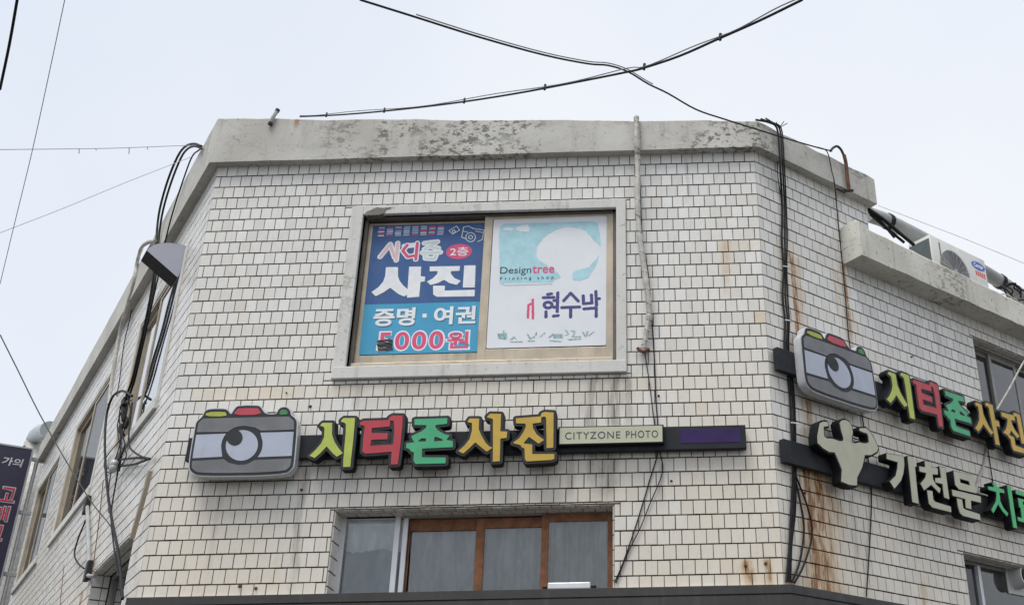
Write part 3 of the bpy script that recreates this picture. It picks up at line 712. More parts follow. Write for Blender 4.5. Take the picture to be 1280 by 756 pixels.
# ---------------------------------------------------------------- outlines of letters, emblems and prints, metres on their wall (s, z)
SI=[[(1.373,-2.726),(1.388,-2.709),(1.468,-2.711),(1.477,-2.813),(1.504,-2.875),(1.548,-2.937),(1.586,-2.977),(1.54,-3.006),(1.498,-2.97),(1.446,-2.913),(1.406,-2.964),(1.357,-3.012),(1.313,-2.992),(1.358,-2.945),(1.397,-2.89),(1.416,-2.838),(1.412,-2.767),(1.405,-2.745),(1.374,-2.735)],[(1.542,-2.691),(1.561,-2.672),(1.654,-2.674),(1.658,-2.773),(1.66,-2.887),(1.659,-2.991),(1.661,-3.094),(1.604,-3.095),(1.599,-3.042),(1.595,-2.903),(1.592,-2.798),(1.586,-2.727),(1.574,-2.711),(1.545,-2.704)]]
TI=[[(1.701,-2.717),(1.728,-2.7),(1.939,-2.699),(1.945,-2.674),(1.969,-2.659),(2.054,-2.663),(2.058,-2.739),(2.057,-2.897),(2.054,-3.001),(2.049,-3.082),(1.995,-3.083),(1.991,-2.973),(1.865,-2.981),(1.774,-2.985),(1.749,-2.968),(1.744,-2.854),(1.746,-2.749),(1.728,-2.738),(1.705,-2.735)],'H',[(1.804,-2.764),(1.952,-2.754),(1.953,-2.701),(1.984,-2.706),(1.997,-2.782),(1.996,-2.913),(1.805,-2.921),(1.811,-2.866),(1.944,-2.865),(1.945,-2.814),(1.806,-2.808)]]
JON=[[(2.156,-2.697),(2.43,-2.694),(2.43,-2.742),(2.336,-2.751),(2.334,-2.768),(2.36,-2.8),(2.413,-2.832),(2.46,-2.846),(2.433,-2.884),(2.488,-2.894),(2.493,-2.946),(2.238,-2.953),(2.243,-3.03),(2.44,-3.036),(2.441,-3.083),(2.197,-3.083),(2.178,-3.055),(2.176,-2.982),(2.152,-2.977),(2.137,-2.955),(2.107,-2.943),(2.108,-2.905),(2.179,-2.898),(2.165,-2.887),(2.141,-2.845),(2.217,-2.809),(2.26,-2.775),(2.262,-2.749),(2.162,-2.746)],'H',[(2.194,-2.891),(2.229,-2.862),(2.267,-2.866),(2.269,-2.895)],'H',[(2.334,-2.895),(2.333,-2.856),(2.352,-2.854),(2.408,-2.879),(2.405,-2.892)]]
SA=[[(2.603,-2.726),(2.618,-2.702),(2.696,-2.704),(2.699,-2.799),(2.723,-2.852),(2.759,-2.914),(2.794,-2.95),(2.82,-2.959),(2.776,-2.992),(2.737,-2.961),(2.676,-2.908),(2.629,-2.959),(2.582,-3.003),(2.541,-2.982),(2.59,-2.936),(2.629,-2.881),(2.644,-2.807),(2.641,-2.74),(2.606,-2.733)],[(2.764,-2.686),(2.788,-2.664),(2.877,-2.669),(2.877,-2.724),(2.878,-2.821),(2.934,-2.824),(2.934,-2.877),(2.881,-2.881),(2.883,-2.986),(2.885,-3.076),(2.83,-3.079),(2.825,-2.942),(2.814,-2.714),(2.799,-2.703),(2.767,-2.697)]]
JIN=[[(3.004,-2.71),(3.209,-2.699),(3.216,-2.671),(3.237,-2.661),(3.315,-2.666),(3.32,-2.971),(3.267,-2.974),(3.257,-2.716),(3.246,-2.698),(3.213,-2.702),(3.213,-2.75),(3.144,-2.757),(3.149,-2.801),(3.18,-2.855),(3.244,-2.904),(3.199,-2.933),(3.118,-2.871),(3.071,-2.93),(3.146,-2.941),(3.148,-3.023),(3.33,-3.027),(3.331,-3.066),(3.31,-3.075),(3.105,-3.082),(3.092,-3.06),(3.086,-2.972),(3.06,-2.96),(3.057,-2.947),(3.038,-2.938),(2.988,-2.924),(3.04,-2.882),(3.075,-2.826),(3.09,-2.782),(3.085,-2.756),(3.008,-2.752)]]
CAM=[(0.317,-2.718),(0.318,-2.669),(0.363,-2.629),(0.37,-2.586),(0.398,-2.56),(0.545,-2.561),(0.574,-2.582),(0.592,-2.609),(0.604,-2.609),(0.615,-2.588),(0.632,-2.55),(0.654,-2.537),(0.814,-2.538),(0.845,-2.554),(0.887,-2.619),(0.991,-2.622),(0.995,-2.582),(1.024,-2.558),(1.067,-2.561),(1.099,-2.59),(1.104,-2.63),(1.151,-2.66),(1.17,-2.7),(1.188,-3.048),(1.18,-3.095),(1.123,-3.146),(0.418,-3.143),(0.346,-3.104),(0.32,-3.056)]
CAM_UP=[(0.316,-2.765),(0.304,-2.644),(1.186,-2.644),(1.192,-2.762),(0.876,-2.766),(0.825,-2.736),(0.729,-2.719),(0.657,-2.737),(0.62,-2.77)]
CAM_ML=[(0.291,-2.786),(0.594,-2.782),(0.571,-2.842),(0.566,-2.899),(0.589,-2.984),(0.299,-2.993)]
CAM_MR=[(0.873,-2.781),(1.194,-2.78),(1.203,-2.99),(0.881,-2.995),(0.905,-2.936),(0.904,-2.859)]
CAM_LO=[(0.303,-3.015),(0.606,-3.004),(0.648,-3.035),(0.725,-3.056),(0.798,-3.053),(0.857,-3.017),(1.206,-3.012),(1.221,-3.2),(0.323,-3.179)]
CAM_Y=[(0.381,-2.626),(0.388,-2.587),(0.544,-2.586),(0.563,-2.606),(0.565,-2.631)]
CAM_R=[(0.615,-2.622),(0.645,-2.569),(0.657,-2.559),(0.813,-2.561),(0.833,-2.568),(0.869,-2.624)]
CAM_G=[(1.006,-2.627),(1.01,-2.593),(1.032,-2.58),(1.07,-2.584),(1.083,-2.609),(1.081,-2.629)]
CAM_LENS=[(0.871,-2.892),(0.87,-2.922),(0.862,-2.95),(0.848,-2.974),(0.828,-2.995),(0.804,-3.01),(0.777,-3.019),(0.747,-3.022),(0.717,-3.018),(0.688,-3.007),(0.661,-2.991),(0.638,-2.969),(0.62,-2.944),(0.607,-2.916),(0.601,-2.886),(0.602,-2.856),(0.609,-2.828),(0.623,-2.803),(0.643,-2.782),(0.667,-2.767),(0.695,-2.758),(0.725,-2.755),(0.755,-2.759),(0.785,-2.77),(0.812,-2.786),(0.835,-2.808),(0.853,-2.834),(0.865,-2.863)]
CAM_PUP=[(0.732,-2.821),(0.733,-2.837),(0.73,-2.851),(0.724,-2.865),(0.715,-2.875),(0.704,-2.883),(0.69,-2.888),(0.676,-2.89),(0.661,-2.887),(0.646,-2.882),(0.632,-2.873),(0.619,-2.862),(0.609,-2.849),(0.602,-2.834),(0.598,-2.818),(0.597,-2.802),(0.599,-2.788),(0.605,-2.774),(0.614,-2.764),(0.626,-2.755),(0.639,-2.751),(0.654,-2.749),(0.669,-2.751),(0.684,-2.757),(0.698,-2.766),(0.711,-2.777),(0.721,-2.791),(0.728,-2.806)]
CAM_RING=[(0.909,-2.893),(0.908,-2.93),(0.898,-2.965),(0.88,-2.997),(0.854,-3.022),(0.824,-3.041),(0.788,-3.053),(0.75,-3.056),(0.712,-3.051),(0.674,-3.038),(0.64,-3.017),(0.61,-2.99),(0.587,-2.958),(0.571,-2.922),(0.563,-2.885),(0.564,-2.847),(0.573,-2.812),(0.591,-2.78),(0.616,-2.754),(0.647,-2.735),(0.683,-2.723),(0.721,-2.72),(0.761,-2.725),(0.798,-2.738),(0.833,-2.759),(0.863,-2.787),(0.886,-2.82),(0.902,-2.856)]
MAN=[[(0.642,-2.653),(0.668,-2.624),(0.715,-2.607),(0.767,-2.615),(0.791,-2.652),(0.794,-2.705),(0.777,-2.751),(0.768,-2.796),(0.807,-2.804),(0.871,-2.78),(0.932,-2.778),(0.988,-2.761),(1.01,-2.745),(1.006,-2.692),(0.988,-2.664),(0.941,-2.668),(0.896,-2.662),(0.906,-2.643),(0.986,-2.623),(1.029,-2.644),(1.081,-2.709),(1.12,-2.776),(1.095,-2.814),(1.011,-2.861),(0.924,-2.878),(0.906,-2.926),(0.867,-3.007),(0.792,-3.104),(0.778,-3.178),(0.692,-3.189),(0.592,-3.18),(0.6,-3.14),(0.613,-3.076),(0.591,-3.029),(0.562,-2.973),(0.539,-2.932),(0.465,-2.943),(0.396,-2.925),(0.34,-2.895),(0.343,-2.833),(0.387,-2.709),(0.425,-2.688),(0.477,-2.679),(0.484,-2.709),(0.421,-2.728),(0.417,-2.817),(0.45,-2.833),(0.524,-2.82),(0.611,-2.823),(0.664,-2.812),(0.673,-2.784),(0.654,-2.725)]]
GI=[[(1.234,-2.807),(1.428,-2.79),(1.467,-2.798),(1.459,-2.871),(1.431,-2.952),(1.386,-3.025),(1.282,-3.116),(1.234,-3.063),(1.328,-2.993),(1.366,-2.91),(1.376,-2.857),(1.228,-2.856)],[(1.528,-2.775),(1.616,-2.765),(1.605,-2.973),(1.598,-3.198),(1.517,-3.198),(1.523,-3.021)]]
CHEON=[[(1.775,-2.771),(1.847,-2.764),(1.851,-2.812),(1.949,-2.807),(1.94,-2.865),(1.858,-2.877),(1.856,-2.927),(1.889,-2.97),(1.951,-2.998),(1.928,-3.044),(1.819,-2.983),(1.705,-3.055),(1.668,-3.005),(1.755,-2.929),(1.772,-2.882),(1.68,-2.885),(1.681,-2.839),(1.769,-2.833)],[(1.988,-2.785),(2.068,-2.775),(2.064,-2.911),(2.062,-3.077),(1.995,-3.072),(1.996,-2.945),(1.894,-2.948),(1.899,-2.908),(1.991,-2.891)],[(1.752,-3.05),(1.823,-3.045),(1.82,-3.124),(1.845,-3.142),(2.069,-3.147),(2.065,-3.199),(1.791,-3.199),(1.755,-3.173)]]
MUN=[[(2.197,-2.785),(2.477,-2.772),(2.505,-2.789),(2.508,-2.943),(2.238,-2.952),(2.193,-2.921)],'H',[(2.272,-2.841),(2.415,-2.841),(2.429,-2.884),(2.271,-2.884)],[(2.131,-2.977),(2.567,-2.965),(2.557,-3.025),(2.397,-3.03),(2.386,-3.116),(2.309,-3.118),(2.317,-3.031),(2.129,-3.032)],[(2.186,-3.05),(2.26,-3.048),(2.26,-3.126),(2.292,-3.139),(2.509,-3.146),(2.503,-3.202),(2.242,-3.203),(2.202,-3.185),(2.188,-3.133)]]
CHI=[[(2.796,-2.788),(2.862,-2.788),(2.863,-2.823),(2.976,-2.826),(2.973,-2.859),(2.89,-2.864),(2.877,-2.948),(2.916,-3.016),(2.983,-3.062),(2.956,-3.089),(2.896,-3.054),(2.838,-2.989),(2.735,-3.097),(2.714,-3.072),(2.815,-2.97),(2.84,-2.908),(2.841,-2.871),(2.719,-2.869),(2.722,-2.839),(2.823,-2.83)],[(3.048,-2.771),(3.106,-2.773),(3.097,-2.98),(3.093,-3.188),(3.036,-3.188),(3.04,-3.012)]]
RYO=[[(3.184,-2.794),(3.486,-2.795),(3.477,-2.892),(3.269,-2.889),(3.268,-2.927),(3.496,-2.93),(3.495,-2.966),(3.199,-2.962),(3.202,-2.87),(3.414,-2.869),(3.414,-2.834),(3.182,-2.83)],[(3.218,-2.965),(3.277,-2.965),(3.271,-3.067),(3.212,-3.068)],[(3.376,-2.962),(3.436,-2.962),(3.43,-3.065),(3.37,-3.065)],[(3.139,-3.071),(3.524,-3.071),(3.52,-3.109),(3.139,-3.106)]]
P_SA=[[(1.702,-1.101),(1.814,-1.104),(1.821,-1.197),(1.841,-1.247),(1.879,-1.297),(1.922,-1.336),(1.923,-1.393),(1.895,-1.408),(1.842,-1.382),(1.761,-1.315),(1.708,-1.358),(1.635,-1.399),(1.592,-1.355),(1.652,-1.307),(1.691,-1.251),(1.704,-1.193)],[(1.917,-1.103),(2.028,-1.105),(2.031,-1.205),(2.074,-1.211),(2.073,-1.26),(2.034,-1.263),(2.034,-1.416),(1.924,-1.421)]]
P_JIN=[[(2.108,-1.107),(2.387,-1.11),(2.385,-1.159),(2.305,-1.161),(2.307,-1.186),(2.343,-1.233),(2.403,-1.264),(2.37,-1.304),(2.303,-1.285),(2.249,-1.247),(2.2,-1.278),(2.128,-1.298),(2.092,-1.263),(2.145,-1.231),(2.182,-1.187),(2.185,-1.155),(2.11,-1.157)],[(2.426,-1.105),(2.531,-1.107),(2.536,-1.335),(2.427,-1.332)],[(2.153,-1.306),(2.262,-1.31),(2.263,-1.36),(2.538,-1.359),(2.538,-1.425),(2.195,-1.421),(2.161,-1.396)]]
P_TAPE=[(1.69,-1.845),(1.828,-1.828),(1.841,-1.935),(1.71,-1.948)]
P_DIV=[(1.559,-1.472),(2.61,-1.482)]
P_ELL=[(2.247,-0.954),(2.361,-0.877),(2.489,-0.957),(2.372,-1.038)]
P_BOX={'two': [(2.291,-1.002),(2.464,-0.906)],'jm': [(1.636,-1.702),(2.014,-1.521)],'yg': [(2.183,-1.701),(2.561,-1.521)],'dot': [(2.08,-1.627),(2.117,-1.588)],'won': [(1.699,-1.943),(2.518,-1.762)],'stripes': [(1.593,-0.772),(2.205,-0.67)]}
P_LOGO=[[(1.637,-0.99),(1.719,-0.859),(1.774,-0.999)],[(1.789,-0.85),(1.791,-1.031)],[(1.88,-0.874),(1.843,-0.932),(1.895,-0.998),(1.946,-0.988)],[(1.853,-0.884),(1.937,-0.876)],[(1.973,-0.856),(1.972,-1.026)],[(2.039,-0.858),(2.16,-0.846),(2.044,-0.922)],[(2.088,-0.892),(2.174,-0.916)],[(2.028,-0.959),(2.196,-0.959)],[(2.057,-0.981),(2.06,-1.018),(2.145,-1.026),(2.156,-0.99)]]
P_DOOD=[[(2.26,-0.73),(2.328,-0.683),(2.359,-0.728),(2.296,-0.769),(2.26,-0.73)],[(2.289,-0.736),(2.307,-0.721),(2.322,-0.743),(2.304,-0.758),(2.289,-0.736)],[(2.383,-0.804),(2.395,-0.696),(2.441,-0.687),(2.49,-0.716),(2.59,-0.735),(2.577,-0.837),(2.536,-0.857)],[(2.383,-0.804),(2.421,-0.822)],[(2.388,-0.739),(2.436,-0.752)],[(2.511,-0.743),(2.582,-0.762)],[(2.513,-0.808),(2.51,-0.827),(2.501,-0.843),(2.487,-0.853),(2.47,-0.856),(2.453,-0.852),(2.437,-0.841),(2.427,-0.824),(2.422,-0.805),(2.424,-0.786),(2.433,-0.771),(2.447,-0.76),(2.464,-0.757),(2.482,-0.761),(2.497,-0.773),(2.508,-0.789),(2.513,-0.808)],[(2.486,-0.807),(2.483,-0.819),(2.474,-0.825),(2.463,-0.825),(2.453,-0.818),(2.448,-0.806),(2.451,-0.795),(2.46,-0.788),(2.472,-0.788),(2.482,-0.796),(2.486,-0.807)]]
Q_BLUE=[(2.744,-0.726),(2.782,-0.699),(3.09,-0.697),(3.615,-0.695),(3.659,-0.721),(3.68,-0.892),(3.685,-0.971),(3.646,-0.925),(3.596,-0.867),(3.546,-0.797),(3.467,-0.761),(3.368,-0.744),(3.28,-0.772),(3.192,-0.82),(3.144,-0.875),(3.093,-0.952),(3.09,-1.03),(3.112,-1.092),(3.181,-1.133),(3.231,-1.189),(3.29,-1.224),(3.32,-1.269),(3.316,-1.285),(3.263,-1.3),(3.244,-1.332),(3.013,-1.336),(2.801,-1.342),(2.771,-1.318),(2.761,-1.109),(2.741,-0.885)]
Q_BLUE2=[(3.426,-1.239),(3.454,-1.213),(3.575,-1.178),(3.618,-1.124),(3.666,-1.065),(3.647,-1.147),(3.609,-1.223),(3.571,-1.287),(3.495,-1.317),(3.437,-1.305)]
Q_BITS=[[(2.774,-0.744),(2.823,-0.735),(2.879,-0.753),(2.855,-0.775),(2.785,-0.771)],[(2.894,-0.765),(2.903,-0.737),(2.942,-0.721),(3.006,-0.712),(3.023,-0.769),(3.009,-0.794),(2.934,-0.784)],[(2.801,-1.327),(3.244,-1.332),(3.245,-1.342),(2.821,-1.343)]]
Q_DES=[(2.765,-1.232),(3.055,-1.157)]
Q_TREE=[(3.066,-1.234),(3.264,-1.155)]
Q_PRI=[(2.768,-1.29),(3.262,-1.261)]
Q_HYEON=[[(3.207,-1.446),(3.242,-1.44)],[(3.169,-1.477),(3.265,-1.477)],[(3.25,-1.553),(3.248,-1.565),(3.24,-1.574),(3.229,-1.58),(3.215,-1.582),(3.201,-1.579),(3.19,-1.572),(3.182,-1.563),(3.179,-1.551),(3.181,-1.54),(3.189,-1.531),(3.2,-1.525),(3.214,-1.523),(3.227,-1.526),(3.239,-1.533),(3.247,-1.542),(3.25,-1.553)],[(3.299,-1.431),(3.298,-1.621)],[(3.266,-1.51),(3.298,-1.507)],[(3.267,-1.576),(3.299,-1.573)],[(3.197,-1.618),(3.199,-1.67)],[(3.266,-1.664),(3.307,-1.66)]]
Q_SU=[[(3.415,-1.439),(3.354,-1.513)],[(3.415,-1.439),(3.485,-1.521)],[(3.338,-1.582),(3.497,-1.579)],[(3.418,-1.594),(3.419,-1.677)]]
Q_MAK=[[(3.529,-1.469),(3.532,-1.548),(3.607,-1.543),(3.603,-1.463)],[(3.642,-1.428),(3.649,-1.568)],[(3.648,-1.504),(3.674,-1.502)],[(3.537,-1.6),(3.647,-1.594),(3.647,-1.679)]]
Q_PINK=[[(3.075,-1.495),(3.083,-1.68)],[(3.057,-1.537),(3.038,-1.55),(3.038,-1.671)]]
Q_REM=[[(2.783,-1.83),(2.79,-1.869)],[(2.828,-1.799),(2.838,-1.877)],[(2.891,-1.885),(2.925,-1.86),(2.937,-1.879)],[(2.892,-1.908),(2.997,-1.908)],[(3.041,-1.837),(3.066,-1.883),(3.101,-1.865)],[(3.049,-1.902),(3.108,-1.906)],[(3.123,-1.82),(3.112,-1.852)],[(3.154,-1.866),(3.194,-1.829)],[(3.23,-1.875),(3.264,-1.843)],[(3.381,-1.808),(3.405,-1.847),(3.376,-1.859)],[(3.428,-1.816),(3.463,-1.823),(3.44,-1.874),(3.511,-1.876)],[(3.533,-1.832),(3.557,-1.877),(3.574,-1.826)],[(3.581,-1.865),(3.627,-1.834)],[(3.248,-1.907),(3.342,-1.916)],[(3.406,-1.899),(3.517,-1.895)]]
Q_REMB=[[(3.264,-1.841),(3.352,-1.843),(3.353,-1.884),(3.271,-1.882)],[(2.776,-1.823),(2.853,-1.819),(2.858,-1.884),(2.785,-1.875)]]
# cable runs, metres
CB = {}
CB['w1']=[(2.518,-3.759,-1.401),(2.773,-3.448,-1.274),(3.098,-3.052,-1.113),(3.466,-2.615,-0.918),(3.749,-2.297,-0.751),(3.888,-2.152,-0.656),(4.03,-1.979,-0.584),(4.178,-1.76,-0.535),(4.334,-1.547,-0.473),(4.566,-1.212,-0.392),(4.816,-0.9,-0.273),(5.084,-0.57,-0.14),(5.459,-0.111,0.046),(5.776,0.274,0.208),(5.969,0.503,0.311)]
CB['w2']=[(5.01,-4.453,-2.126),(4.817,-4.217,-2.047),(4.618,-3.982,-1.96),(4.401,-3.725,-1.864),(4.188,-3.491,-1.756),(4.088,-3.387,-1.699),(3.737,-3.031,-1.488),(3.239,-2.529,-1.184),(2.651,-1.947,-0.812),(1.947,-1.26,-0.349),(1.32,-0.656,0.074),(0.78,-0.142,0.45)]
CB['t1']=[(0.497,-3.436,-1.028),(0.155,-2.908,-1.171),(-0.281,-2.241,-1.35),(-0.746,-1.552,-1.533),(-1.183,-0.902,-1.706)]
CB['t2']=[(0.784,-4.204,-1.716),(0.591,-3.909,-1.779),(0.372,-3.589,-1.847)]
CB['t3']=[(-1.155,-1.394,-0.72),(-1.01,-1.023,-0.467),(-0.793,-0.468,-0.085),(-0.544,0.164,0.368),(-0.451,0.401,0.533)]
CB['t4']=[(-1.172,-1.089,-1.33),(-0.981,-0.646,-0.829),(-0.765,-0.139,-0.237),(-0.511,0.45,0.432)]
CB['t5']=[(-1.5,-0.272,-1.862),(-1.459,0.027,-2.067),(-1.406,0.423,-2.339),(-1.318,0.893,-2.654),(-1.228,1.282,-2.909),(-1.133,1.564,-3.083),(-1.139,1.805,-3.257),(-1.183,2.046,-3.436),(-1.243,2.291,-3.619)]
CB['t6']=[(6.324,0.33,-0.444),(6.609,-0.003,-0.828),(6.907,-0.351,-1.23),(7.218,-0.715,-1.666)]
CB['fc']=[(4.031,-0.125,0.345),(4.034,-0.125,0.215),(4.035,-0.125,-0.023),(4.037,-0.09,-0.126),(4.032,-0.081,-0.561),(4.043,-0.073,-0.898),(4.088,-0.064,-1.307),(4.119,-0.056,-1.623),(4.117,-0.047,-1.775),(4.079,-0.039,-1.963),(4.064,-0.03,-2.058)]
CB['f1']=[(4.055,-0.012,-0.299),(4.069,-0.012,-0.948),(4.116,-0.012,-1.28),(4.144,-0.012,-1.759),(4.159,-0.012,-2.143),(4.166,-0.012,-2.513),(4.176,-0.012,-2.715),(4.172,-0.012,-2.975),(4.102,-0.012,-3.214),(4.0,-0.012,-3.545),(3.888,-0.012,-3.866),(3.812,-0.012,-4.041)]
CB['f2']=[(4.077,-0.016,-2.067),(4.114,-0.016,-2.367),(4.149,-0.016,-2.716),(4.192,-0.016,-2.977),(4.208,-0.016,-3.15),(4.099,-0.016,-3.417),(4.019,-0.016,-3.612),(3.921,-0.016,-3.804),(3.825,-0.016,-4.042)]
CB['r0']=[(5.167,-0.145,0.252),(5.291,-0.039,0.296),(5.38,0.037,0.282),(5.388,0.044,0.055),(5.384,0.041,-0.112),(5.386,0.088,-0.252),(5.395,0.191,-0.348),(5.387,0.186,-0.573),(5.357,0.16,-0.89),(5.354,0.158,-1.186),(5.321,0.129,-1.486),(5.327,0.135,-1.739),(5.3,0.111,-2.006),(5.314,0.123,-2.267),(5.319,0.128,-2.488),(5.309,0.119,-2.709),(5.302,0.113,-2.925),(5.296,0.108,-3.136),(5.248,0.067,-3.485),(5.214,0.037,-3.754),(5.163,-0.006,-4.061)]
CB['r1']=[(5.218,-0.102,0.291),(5.316,-0.018,0.311),(5.406,0.059,0.297),(5.414,0.066,0.069),(5.41,0.062,-0.098),(5.411,0.11,-0.239),(5.42,0.208,-0.338),(5.412,0.203,-0.563),(5.388,0.183,-0.878),(5.372,0.17,-1.18),(5.349,0.15,-1.476),(5.351,0.151,-1.732),(5.323,0.127,-1.999),(5.336,0.139,-2.261),(5.341,0.143,-2.483),(5.331,0.134,-2.704),(5.32,0.125,-2.921),(5.309,0.115,-3.134),(5.269,0.081,-3.481),(5.224,0.042,-3.753),(5.183,0.007,-4.058)]
CB['r2']=[(5.269,-0.058,0.33),(5.335,-0.002,0.322),(5.425,0.075,0.308),(5.433,0.082,0.079),(5.428,0.078,-0.088),(5.43,0.126,-0.229),(5.44,0.236,-0.321),(5.431,0.23,-0.548),(5.414,0.215,-0.86),(5.386,0.191,-1.169),(5.373,0.179,-1.462),(5.369,0.176,-1.72),(5.341,0.152,-1.989),(5.355,0.164,-2.251),(5.359,0.168,-2.473),(5.349,0.159,-2.696),(5.334,0.146,-2.914),(5.32,0.134,-3.128),(5.286,0.105,-3.475),(5.233,0.059,-3.749),(5.199,0.031,-4.053)]
CB['rb1']=[(5.297,0.104,-3.137),(5.335,0.137,-3.367),(5.352,0.151,-3.597),(5.294,0.101,-3.869),(5.21,0.03,-4.054)]
CB['rb2']=[(5.31,0.115,-3.147),(5.403,0.195,-3.419),(5.42,0.209,-3.636),(5.327,0.129,-3.895),(5.231,0.047,-4.057)]
CB['rt1']=[(5.817,0.424,0.31),(5.923,0.515,0.311),(5.954,0.542,0.089),(5.969,0.555,-0.026),(5.994,0.712,-0.321),(5.989,0.708,-1.041),(5.976,0.696,-1.722),(6.017,0.731,-2.112),(6.043,0.754,-3.021),(5.99,0.708,-3.463),(5.88,0.614,-4.06)]
CB['rt2']=[(5.409,0.2,0.302),(5.369,0.166,-0.137),(5.388,0.182,-0.442)]
CB['rw']=[(8.186,2.211,-1.195),(8.051,2.183,-1.343),(7.838,2.079,-1.655),(7.636,1.977,-1.93)]
CB['rw2']=[(7.486,1.991,-2.293),(7.401,1.918,-2.526),(7.283,1.816,-2.736),(7.237,1.777,-2.876)]
CB['rw3']=[(7.495,2.003,-2.203),(7.486,1.996,-2.46),(7.478,1.988,-2.712),(7.409,1.93,-3.012)]
CB['rust']=[(5.957,0.525,0.326),(5.989,0.552,0.378),(6.04,0.595,0.43),(6.084,0.633,0.415),(6.114,0.659,0.353)]
CB['rust2']=[(6.115,0.66,0.364),(6.127,0.67,0.263),(6.125,0.669,0.118),(6.125,0.668,-0.053)]
CB['brk']=[(5.994,0.596,-0.076),(6.083,0.672,-0.077),(6.182,0.757,0.001)]
CB['lk1']=[(-0.329,0.247,0.413),(-0.577,0.571,0.674),(-0.871,0.957,0.92),(-1.082,1.23,0.977),(-1.253,1.447,0.82),(-1.418,1.708,0.62),(-1.403,1.721,0.314),(-1.245,1.538,-0.196),(-1.232,1.555,-0.575),(-1.252,1.599,-0.931),(-1.307,1.692,-1.212),(-1.346,1.754,-1.457),(-1.463,1.922,-1.559)]
CB['lk2']=[(-0.312,0.224,0.367),(-0.528,0.504,0.596),(-0.754,0.796,0.775),(-0.931,1.023,0.812),(-1.088,1.221,0.638),(-1.257,1.487,0.459),(-1.28,1.553,0.192),(-1.177,1.446,-0.248),(-1.134,1.42,-0.647),(-1.155,1.466,-0.996),(-1.21,1.558,-1.273),(-1.249,1.621,-1.515),(-1.349,1.767,-1.641)]
CB['lk3']=[(-0.423,0.41,0.489),(-0.635,0.687,0.595),(-0.761,0.844,0.415),(-0.912,1.058,0.188),(-1.008,1.205,-0.095),(-1.027,1.247,-0.408),(-1.075,1.328,-0.788),(-1.153,1.451,-1.186),(-1.231,1.572,-1.58),(-1.287,1.664,-1.718)]
CB['lk4']=[(-1.352,1.635,0.151),(-1.69,2.106,0.408),(-1.969,2.496,0.562),(-2.068,2.645,0.428),(-2.045,2.629,0.203),(-2.149,2.79,-0.033),(-2.3,3.02,-0.289),(-2.277,3.009,-0.661),(-2.246,2.982,-0.978),(-2.181,2.908,-1.258)]
CB['lk5']=[(-1.159,1.471,-1.753),(-1.419,1.828,-1.561),(-1.704,2.219,-1.388),(-2.012,2.642,-1.288),(-2.089,2.747,-1.468),(-1.835,2.399,-1.971),(-1.369,1.76,-2.62),(-0.942,1.173,-3.115),(-0.62,0.731,-3.457),(-0.377,0.398,-3.748),(-0.143,0.077,-4.069)]
CB['lk6']=[(-1.307,1.692,-1.68),(-1.28,1.654,-1.897),(-1.304,1.688,-2.057),(-1.084,1.386,-2.295),(-1.157,1.486,-2.399),(-1.461,1.903,-2.347)]
CB['lk7']=[(-1.107,1.4,-1.852),(-0.995,1.247,-2.222),(-0.86,1.061,-2.437),(-0.482,0.542,-2.706),(-0.153,0.092,-2.893)]
CB['lk8']=[(-1.589,2.096,-1.542),(-1.58,2.083,-1.729),(-1.304,1.705,-2.136),(-1.168,1.518,-2.536),(-1.096,1.419,-2.967),(-0.785,0.992,-3.388),(-0.436,0.513,-3.789)]
CB['lk9']=[(-2.304,3.127,0.471),(-2.184,2.962,-0.107),(-2.198,2.982,-0.467),(-2.05,2.779,-0.967),(-1.995,2.703,-1.245)]
CB['lk10']=[(-1.209,1.566,-1.759),(-1.445,1.89,-1.698),(-1.557,2.042,-1.834),(-1.278,1.661,-2.203),(-0.975,1.245,-2.435),(-1.019,1.305,-2.511),(-1.207,1.562,-2.488)]
CB['lk11']=[(-1.447,1.909,-1.564),(-1.177,1.538,-1.9),(-1.264,1.658,-2.026),(-1.348,1.773,-2.24),(-1.431,1.886,-2.497),(-1.201,1.571,-2.922)]
CB['lk12']=[(-1.126,1.443,-2.455),(-1.256,1.621,-2.501),(-1.626,2.128,-2.314),(-1.757,2.309,-2.138),(-1.524,1.99,-2.119),(-1.178,1.514,-2.164)]
CB['lc1']=[(-2.244,3.029,-2.4),(-1.964,2.644,-2.779),(-1.707,2.291,-3.127),(-1.554,2.081,-3.357)]
CB['lc2']=[(-1.789,2.421,-2.323),(-1.634,2.208,-2.734),(-1.52,2.052,-3.108),(-1.426,1.922,-3.442)]
CB['lc3']=[(-2.114,2.833,-2.638),(-2.272,3.05,-2.772),(-2.295,3.081,-2.941),(-2.012,2.693,-3.142),(-1.726,2.301,-3.287)]
CB['lp']=[(-0.093,0.026,-3.022),(-0.154,0.109,-3.285),(-0.237,0.223,-3.538)]
CB['lb']=[(-0.21,0.203,-2.855),(-0.629,0.779,-2.647),(-1.179,1.533,-2.4)]
CB['lb2']=[(-0.21,0.203,-2.855),(-0.639,0.792,-2.703),(-1.129,1.464,-2.489)]
CB['lgr']=[(-2.744,3.715,-2.899),(-2.592,3.506,-3.219),(-2.486,3.36,-3.434)]
CB['acb1']=[(6.39,1.094,-0.027),(6.567,1.245,-0.068),(6.753,1.404,-0.146),(6.914,1.542,-0.209)]
CB['acb2']=[(6.413,1.153,-0.05),(6.596,1.309,-0.128),(6.802,1.486,-0.208)]
CB['acb3']=[(6.393,1.123,-0.039),(6.522,1.233,-0.084),(6.68,1.368,-0.213)]
CB['pipe']=[(6.485,1.609,0.222),(6.741,1.829,0.253),(7.161,2.189,0.242),(7.715,2.663,0.216),(8.298,3.163,0.153),(8.785,3.58,0.065)]
CB['vent']=[(-7.634,10.644,0.364),(-8.162,11.368,1.003),(-8.569,11.927,1.516),(-8.51,11.846,1.656),(-7.91,11.023,1.448),(-7.003,9.778,1.026)]
